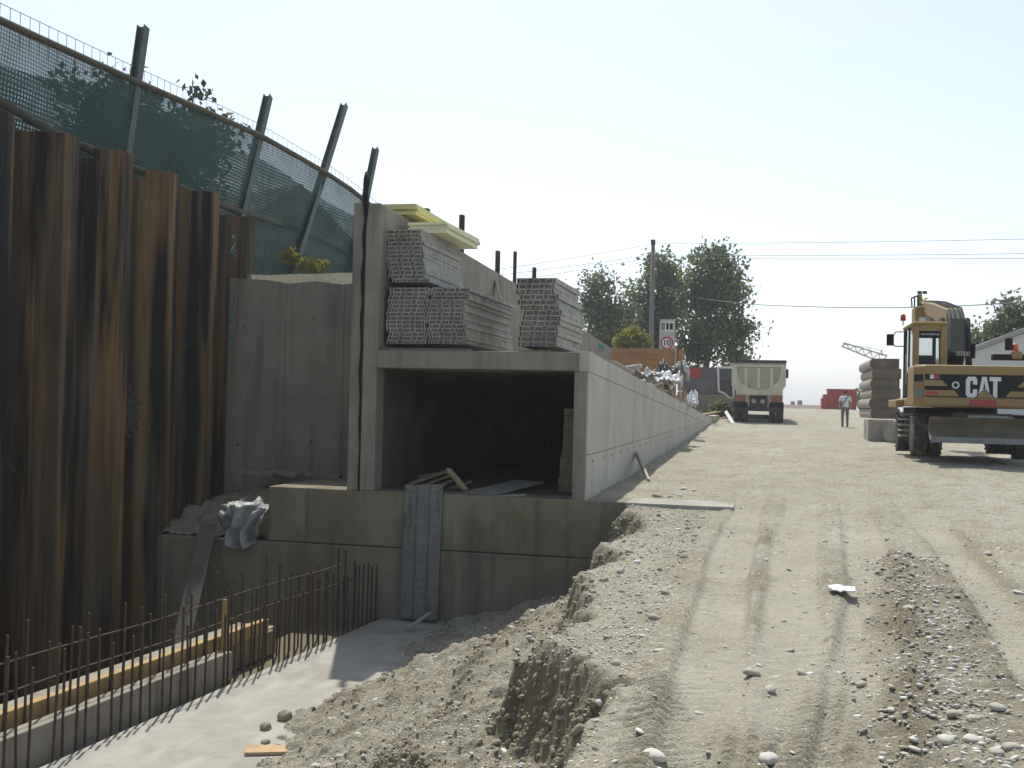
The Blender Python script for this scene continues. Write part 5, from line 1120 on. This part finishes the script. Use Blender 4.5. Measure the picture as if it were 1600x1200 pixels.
def wire(pts, r_, lab):
    P = [aY(*p) for p in pts]; m = MB(); Q = []
    for i in range(len(P)-1):
        for t in np.linspace(0, 1, 12, endpoint=False): Q.append(P[i].lerp(P[i+1], float(t))+Vector((0, 0, -4*0.012*(P[i+1]-P[i]).length*t*(1-t)*0.25)))
    Q.append(P[-1]); m.tube(Q, r_, 5); tag(m.build('overhead_wire', M['wire'], smooth=True), lab, 'wire')
wire([(1020, 380, PY), (1750, 370, 40)], 0.010, 'topmost thin overhead wire running right from the pole top')
wire([(1019, 398, PY), (1750, 394, 40)], 0.010, 'second overhead wire running right from below the pole top')
wire([(1019, 402, PY), (1750, 402, 38)], 0.010, 'third overhead wire running right from the pole bracket')
wire([(1020, 381, PY), (770, 422, 42)], 0.010, 'uppermost wire running left from the pole top')
wire([(1018, 398, PY), (760, 432, 42)], 0.010, 'middle wire running left from the pole bracket')
wire([(1017, 402, PY), (760, 445, 42)], 0.010, 'lowest wire running left from the pole bracket')
wire([(1090, 466, 62), (1180, 476, 58), (1350, 481, 52), (1500, 478, 46), (1760, 460, 38)], 0.022, 'thick sagging cable passing behind the excavator boom')

# ---------------------------------------------------------------- debris on the deck
def dp_(px, py, Y): return aY(px, py, Y)
p = dp_(988, 576, 26); tag(MB().tube([p+Vector((-0.25, 0.1, 0.0)), p+Vector((0.22, -0.1, 0.06))], 0.055, 10).build('grey_roll', M['plastic_grey'], smooth=True), 'grey rolled tube lying on the deck edge below the timber screen', 'roll')
crumple('white_sheet', dp_(1036, 600, 29), 1.0, 1.3, 0.50, 'plastic_white', 'crumpled white plastic sheet on the debris of the deck', 'plastic sheet', 21)
crumple('black_bag', dp_(1043, 588, 30), 0.55, 0.6, 0.55, 'plastic_black', 'black plastic bag behind the white sheet on the deck', 'bag', 22, 26)
crumple('grey_bag', dp_(1063, 594, 31), 0.5, 0.6, 0.75, 'plastic_grey', 'grey plastic bag at the right end of the deck debris', 'bag', 23, 26)
crumple('white_bag', dp_(1080, 634, 34), 0.40, 0.6, 0.48, 'plastic_white', 'small white bag on the wall top near its low end', 'bag', 24, 26)
crumple('rag_heap', dp_(1012, 588, 27), 0.7, 0.8, 0.30, 'tarp', 'grey rags left of the white sheet on the deck', 'rags', 25, 26)
for i, (p0, p1, Y0, Y1, m_, lab) in enumerate([((1030, 612), (1062, 628), 27, 33, 'orange_wood', 'orange board lying along the wall top under the white sheet'), ((1005, 600), (1040, 612), 25.5, 28.5, 'wood_grey', 'grey board lying on the deck debris'),
        ((955, 565), (985, 582), 20.5, 23, 'wood_grey', 'grey board on the deck edge beside the grey rolled tube'), ((1070, 610), (1073, 640), 33.5, 33.5, 'wood', 'short upright batten beside the grey bag'), ((1062, 603), (1064, 632), 32, 32, 'galv', 'thin upright grey pipe beside the grey bag')]):
    plank(aY(p0[0], p0[1], Y0), aY(p1[0], p1[1], Y1), 0.16 if i < 3 else 0.07, 0.05, m_, lab, upv=(0, 0, 1) if i < 3 else (0, 1, 0))
hp_ = MB(); 
for k in range(420):
    y = 24+13*rng.random(); x_ = -2.75-1.6*rng.random()**1.4; s2 = 0.06+0.16*rng.random(); hgt = 0.38*max(0, 1-abs(y-30)/7)*rng.random()
    hp_.box((x_, y, top_z(y)+hgt), (s2, s2*1.5*rng.random()+0.04, s2*0.5), (rng.random()*.8, rng.random()*.8, rng.random()*6))
o = hp_.build('rubble', M['clod']); tag(o, 'brown rubble heaped along the deck behind the wall edge', 'rubble', kind='stuff')
# leaning planks, wall foot bits
pb0 = zat(1014, 755); pt0 = aX(995, 709, XO+0.03)
plank(Vector((pb0.x, pb0.y, gz(pb0.x, pb0.y)-0.01)), pt0, 0.10, 0.045, 'wood_grey', 'grey plank leaning against the right outer wall', upv=(1, 0, 0))
p0, p1 = aY(1134, 643, 51), aY(1146, 662, 49.2); plank(p0, p1, 0.14, 0.04, 'plastic_white', 'white plank leaning beside the truck rear wheel', upv=(0, 1, 0))
plank(aY(1096, 648, 46), aY(1120, 644, 49), 0.14, 0.06, 'wood', 'light board lying on the low end of the wall')
for (px, py, w_, lab) in [(1088, 690, .5, 'pale strip of wood lying on the road near the wall'), (1098, 683, .35, 'white scrap board at the foot of the wall'), (1122, 664, .45, 'white scrap on the road close to the low wall end')]:
    p = zat(px, py); tag(MB().box((0, 0, 0.015), (w_, 0.14, 0.025)).build('scrap_board', M['wood'] if px == 1088 else M['plastic_white'], loc=(p.x, p.y, gz(p.x, p.y)), rot=(0, 0, R(12))), lab, 'scrap')
pts = [zat(1545, 738), zat(1570, 748), zat(1590, 752), zat(1660, 753)]; m = MB(); m.tube([(p.x, p.y, gz(p.x, p.y)+0.02) for p in pts], 0.02, 6); tag(m.build('hose', M['wood_grey'], smooth=True), 'thin grey hose on the ground right below the excavator', 'hose')
p = zat(1316, 938); crumple('paper_scrap', (p.x, p.y, gz(p.x, p.y)+0.012), 0.20, 0.24, 0.025, 'plastic_white', 'torn white paper scrap in the middle of the road', 'paper', 31, 14)

# ---------------------------------------------------------------- stones
def ico(sub):
    bm = bmesh.new(); bmesh.ops.create_icosphere(bm, subdivisions=sub, radius=1); v = np.array([q.co[:] for q in bm.verts]); f = np.array([[w.index for w in q.verts] for q in bm.faces]); bm.free(); return v, f
def stones(name, P, S, sub, lab, cat, m='stone', tone=None, flat=0.6, sink=0.25, rugged=0.28):
    v0, f0 = ico(sub); n = len(P); nv = len(v0); K_ = 7
    shapes = []
    for k in range(K_):
        d = 1+rugged*fbm(v0[:, 0]*1.1+k*5, v0[:, 1]*1.1+v0[:, 2]*0.9, 1.2, 2, 90+k); s = v0*d[:, None]; shapes.append(s)
    V = np.empty((n, nv, 3))
    for k in range(K_):
        idx = np.arange(k, n, K_)
        if len(idx) == 0: continue
        sc3 = np.stack([0.75+0.5*rng.random(len(idx)), 0.75+0.5*rng.random(len(idx)), flat*(0.7+0.5*rng.random(len(idx)))], 1)
        q = shapes[k][None]*sc3[:, None]*S[idx][:, None, None]
        a = rng.random(len(idx))*6.28; ca, sa = np.cos(a)[:, None], np.sin(a)[:, None]; tl = rng.normal(0, .25, len(idx))[:, None]
        x_ = q[..., 0]*ca-q[..., 1]*sa; y_ = q[..., 0]*sa+q[..., 1]*ca; z_ = q[..., 2]+x_*tl
        V[idx] = np.stack([x_, y_, z_], -1)+P[idx][:, None]
    V[..., 2] += (S*flat*(1-sink*2)*0.6)[:, None]
    F_ = (f0[None]+np.arange(n)[:, None, None]*nv).reshape(-1, 3)
    tn = np.repeat(tone if tone is not None else rng.random(n)**2.6, nv)
    o = bpy.data.objects.new(name, np_mesh(name, V.reshape(-1, 3), F_, M[m], sub > 1 or True, {'tone': tn})); C.objects.link(o)
    return tag(o, lab, cat, kind='stuff')
def scatter(n, fx, fy, dens=None):
    x_ = fx(n); y_ = fy(n)
    if dens is not None: k = rng.random(n) < dens(x_, y_); x_, y_ = x_[k], y_[k]
    z_, _ = terrain(x_, y_); return np.stack([x_, y_, z_], 1)
U = lambda a, b: (lambda n: a+(b-a)*rng.random(n))
Yn = lambda n: 4+24*rng.random(n)**1.9
P = scatter(52000, U(-1.8, 6.0), Yn, lambda x_, y_: np.clip(0.16+0.75*fbm(x_, y_, 0.8, 3, 101), 0.02, 1)); stones('road_gravel', P, 0.004+0.013*rng.random(len(P))**3, 1, 'small pale pebbles strewn over the dirt road', 'gravel', tone=rng.random(len(P))**0.9, flat=0.30, sink=0.3)
P = scatter(600, U(-1.3, 5.0), lambda n: 4+10*rng.random(n)**1.5); stones('road_pebbles', P, 0.012+0.024*rng.random(len(P))**4, 2, 'larger rounded pebbles strewn over the dirt road', 'pebbles', tone=0.8*rng.random(len(P)), flat=0.34, sink=0.40)
def bank_x(n): return -4.6+3.9*rng.random(n)
P = scatter(48000, bank_x, lambda n: 4.5+10.4*rng.random(n)**1.2, lambda x_, y_: np.clip(0.45+0.8*fbm(x_, y_, 0.9, 3, 103), 0.08, 1)); P = P[P[:, 2] > SLAB_Z-0.03]
stones('bank_gravel', P, 0.004+0.011*rng.random(len(P))**3.5, 1, 'loose gravel covering the excavated bank', 'gravel', tone=rng.random(len(P))**1.3, flat=0.5)
P = scatter(1500, bank_x, lambda n: 4.5+10.4*rng.random(n)**1.2); P = P[P[:, 2] > SLAB_Z-0.03]
stones('bank_rubble', P, 0.010+0.030*rng.random(len(P))**5, 2, 'rounded stones and lumps on the excavated bank', 'rubble', flat=0.7)
# clods along the scarp
P = scatter(5200, bank_x, lambda n: 4.5+10.2*rng.random(n), lambda x_, y_: np.clip(0.9*terrain(x_, y_)[1]-0.12, 0.02, 1)); P = P[P[:, 2] > SLAB_Z-0.03]; 
stones('soil_clods', P, 0.006+0.032*rng.random(len(P))**5, 2, 'brown soil lumps on the excavated bank', 'soil', 'clod', flat=0.8, rugged=0.55)
P = scatter(60000, bank_x, lambda n: 4.5+10.4*rng.random(n), lambda x_, y_: (terrain(x_, y_)[1] > 0.6)*1.0); P = P[P[:, 2] > SLAB_Z-0.03][:7000]
stones('scarp_clods', P, 0.005+0.022*rng.random(len(P))**2.5, 2, 'crumbling brown soil lumps along the broken edge of the road', 'soil', 'clod', flat=0.9, rugged=0.6, sink=0.4)
# stones in the dark gravel strip and big ones near the camera
tt_ = rng.random(4200); ia = tt_*(len(DARK)-1); i0 = np.clip(ia.astype(int), 0, len(DARK)-2); fr_ = ia-i0
px_ = DARK[i0]*(1-fr_)[:, None]+DARK[i0+1]*fr_[:, None]; px_ += rng.normal(0, .2, px_.shape)*np.array([1, .3]); z_, _ = terrain(px_[:, 0], px_[:, 1])
P = np.column_stack([px_, z_]); stones('strip_gravel', P, 0.005+0.020*rng.random(len(P))**4, 1, 'coarse gravel along the dark strip of the road', 'gravel', tone=rng.random(len(P))**1.6, flat=0.42)
# single stones
sm = []
v0, f0 = ico(3)
for k in range(5):
    d = 1+0.22*fbm(v0[:, 0]*1.2+k*3, v0[:, 1]*1.2+v0[:, 2], 1.3, 3, 140+k); q = v0*d[:, None]*np.array([1, .8, .45])
    sm.append(np_mesh('stone', q, f0, M['stone'], True, {'tone': np.full(len(q), 0.15+0.1*k)})); 
cm = []
for k in range(3):
    d = 1+0.35*fbm(v0[:, 0]*1.5+k*3, v0[:, 1]*1.5+v0[:, 2], 1.6, 4, 150+k); cm.append(np_mesh('soil_clod', v0*d[:, None]*np.array([1, .9, .85]), f0, M['clod'], True))
def stone(px, py, r_px, lab, k, on='road', clod=False):
    if on == 'slab': p = aZ(px, py, SLAB_Z+0.02); z = SLAB_Z
    else: p = zat(px, py); z = gz(p.x, p.y)
    dist = (p-EYE).length; r_ = r_px*dist/FOC
    o = inst('soil_clod' if clod else 'stone', (cm if clod else sm)[k % (3 if clod else 5)], (p.x, p.y, z+r_*0.28), (0, rng.normal(0, .1), k*1.3), None, (r_, r_, r_)); tag(o, lab, 'soil clod' if clod else 'stone')
for a in [(445, 1121, 12, 'largest brown soil clod on the pit slab near the rubble'), (415, 1136, 9, 'soil clod just below the largest one on the slab'), (602, 1054, 6, 'small lone clod on the slab below the shadow edge'),
          (415, 1161, 8, 'clod beside the pale board offcut on the slab'), (487, 1125, 4, 'tiny clod between the largest clod and the rubble')]: stone(a[0], a[1], a[2], a[3], int(a[0]) % 3, 'slab', True)
for i, a in enumerate([(1027, 777, 8, 'leftmost stone of the small row behind the concrete strip'), (1047, 778, 5, 'second stone of the small row behind the concrete strip'), (1062, 776, 6, 'third stone of the small row behind the concrete strip'), (1068, 768, 5, 'stone behind the third one near the concrete strip'), (1085, 770, 4, 'rightmost stone near the concrete strip'),
        (1174, 1057, 13, 'flat grey stone in the middle of the road'), (1204, 1077, 10, 'white rounded stone right of the flat grey stone'), (1253, 1053, 9, 'flat stone next to the small hole in the road'), (1200, 1192, 17, 'large pale stone at the bottom edge of the road'), (1020, 1175, 22, 'large half buried stone at the bottom left of the road'),
        (1492, 1124, 13, 'white stone at the lower end of the dark gravel strip, left one'), (1520, 1135, 11, 'white stone just right of the left one on the dark strip'), (1558, 1123, 12, 'round white stone on the right rim of the dark strip'), (1477, 1168, 15, 'large brown stone low in the dark strip'), (1520, 1165, 14, 'grey stone between the brown one and the corner stones'),
        (1580, 1180, 14, 'pale stone nearest the bottom right corner'), (1557, 1188, 12, 'pale stone left of the corner stone'), (1419, 970, 9, 'brown stone at the upper end of the dark strip'), (1197, 880, 5, 'small white stone beside the left tyre track'), (1395, 1112, 8, 'white stone on the left rim of the dark strip'), (1345, 1066, 9, 'pale flat stone left of the dark strip'),
        (1543, 872, 7, 'pale stone far right on the road'), (1545, 890, 5, 'small pale stone just below the far right one')]): stone(a[0], a[1], a[2], a[3], i)

# ---------------------------------------------------------------- summer haze
hzm = bpy.data.materials.new('haze'); hzm.use_nodes = True; hn = hzm.node_tree.nodes; hn.clear()
ho_ = hn.new('ShaderNodeOutputMaterial'); hv = hn.new('ShaderNodeVolumePrincipled'); hv.inputs['Density'].default_value = 0.0009
hv.inputs['Color'].default_value = (0.92, 0.96, 1.0, 1); hv.inputs['Anisotropy'].default_value = 0.35
hzm.node_tree.links.new(hv.outputs[0], ho_.inputs['Volume'])
hb_ = MB(); hb_.span((-920, -60, -8), (920, 2620, 30)); tag(hb_.build('haze', hzm), kind='stuff')
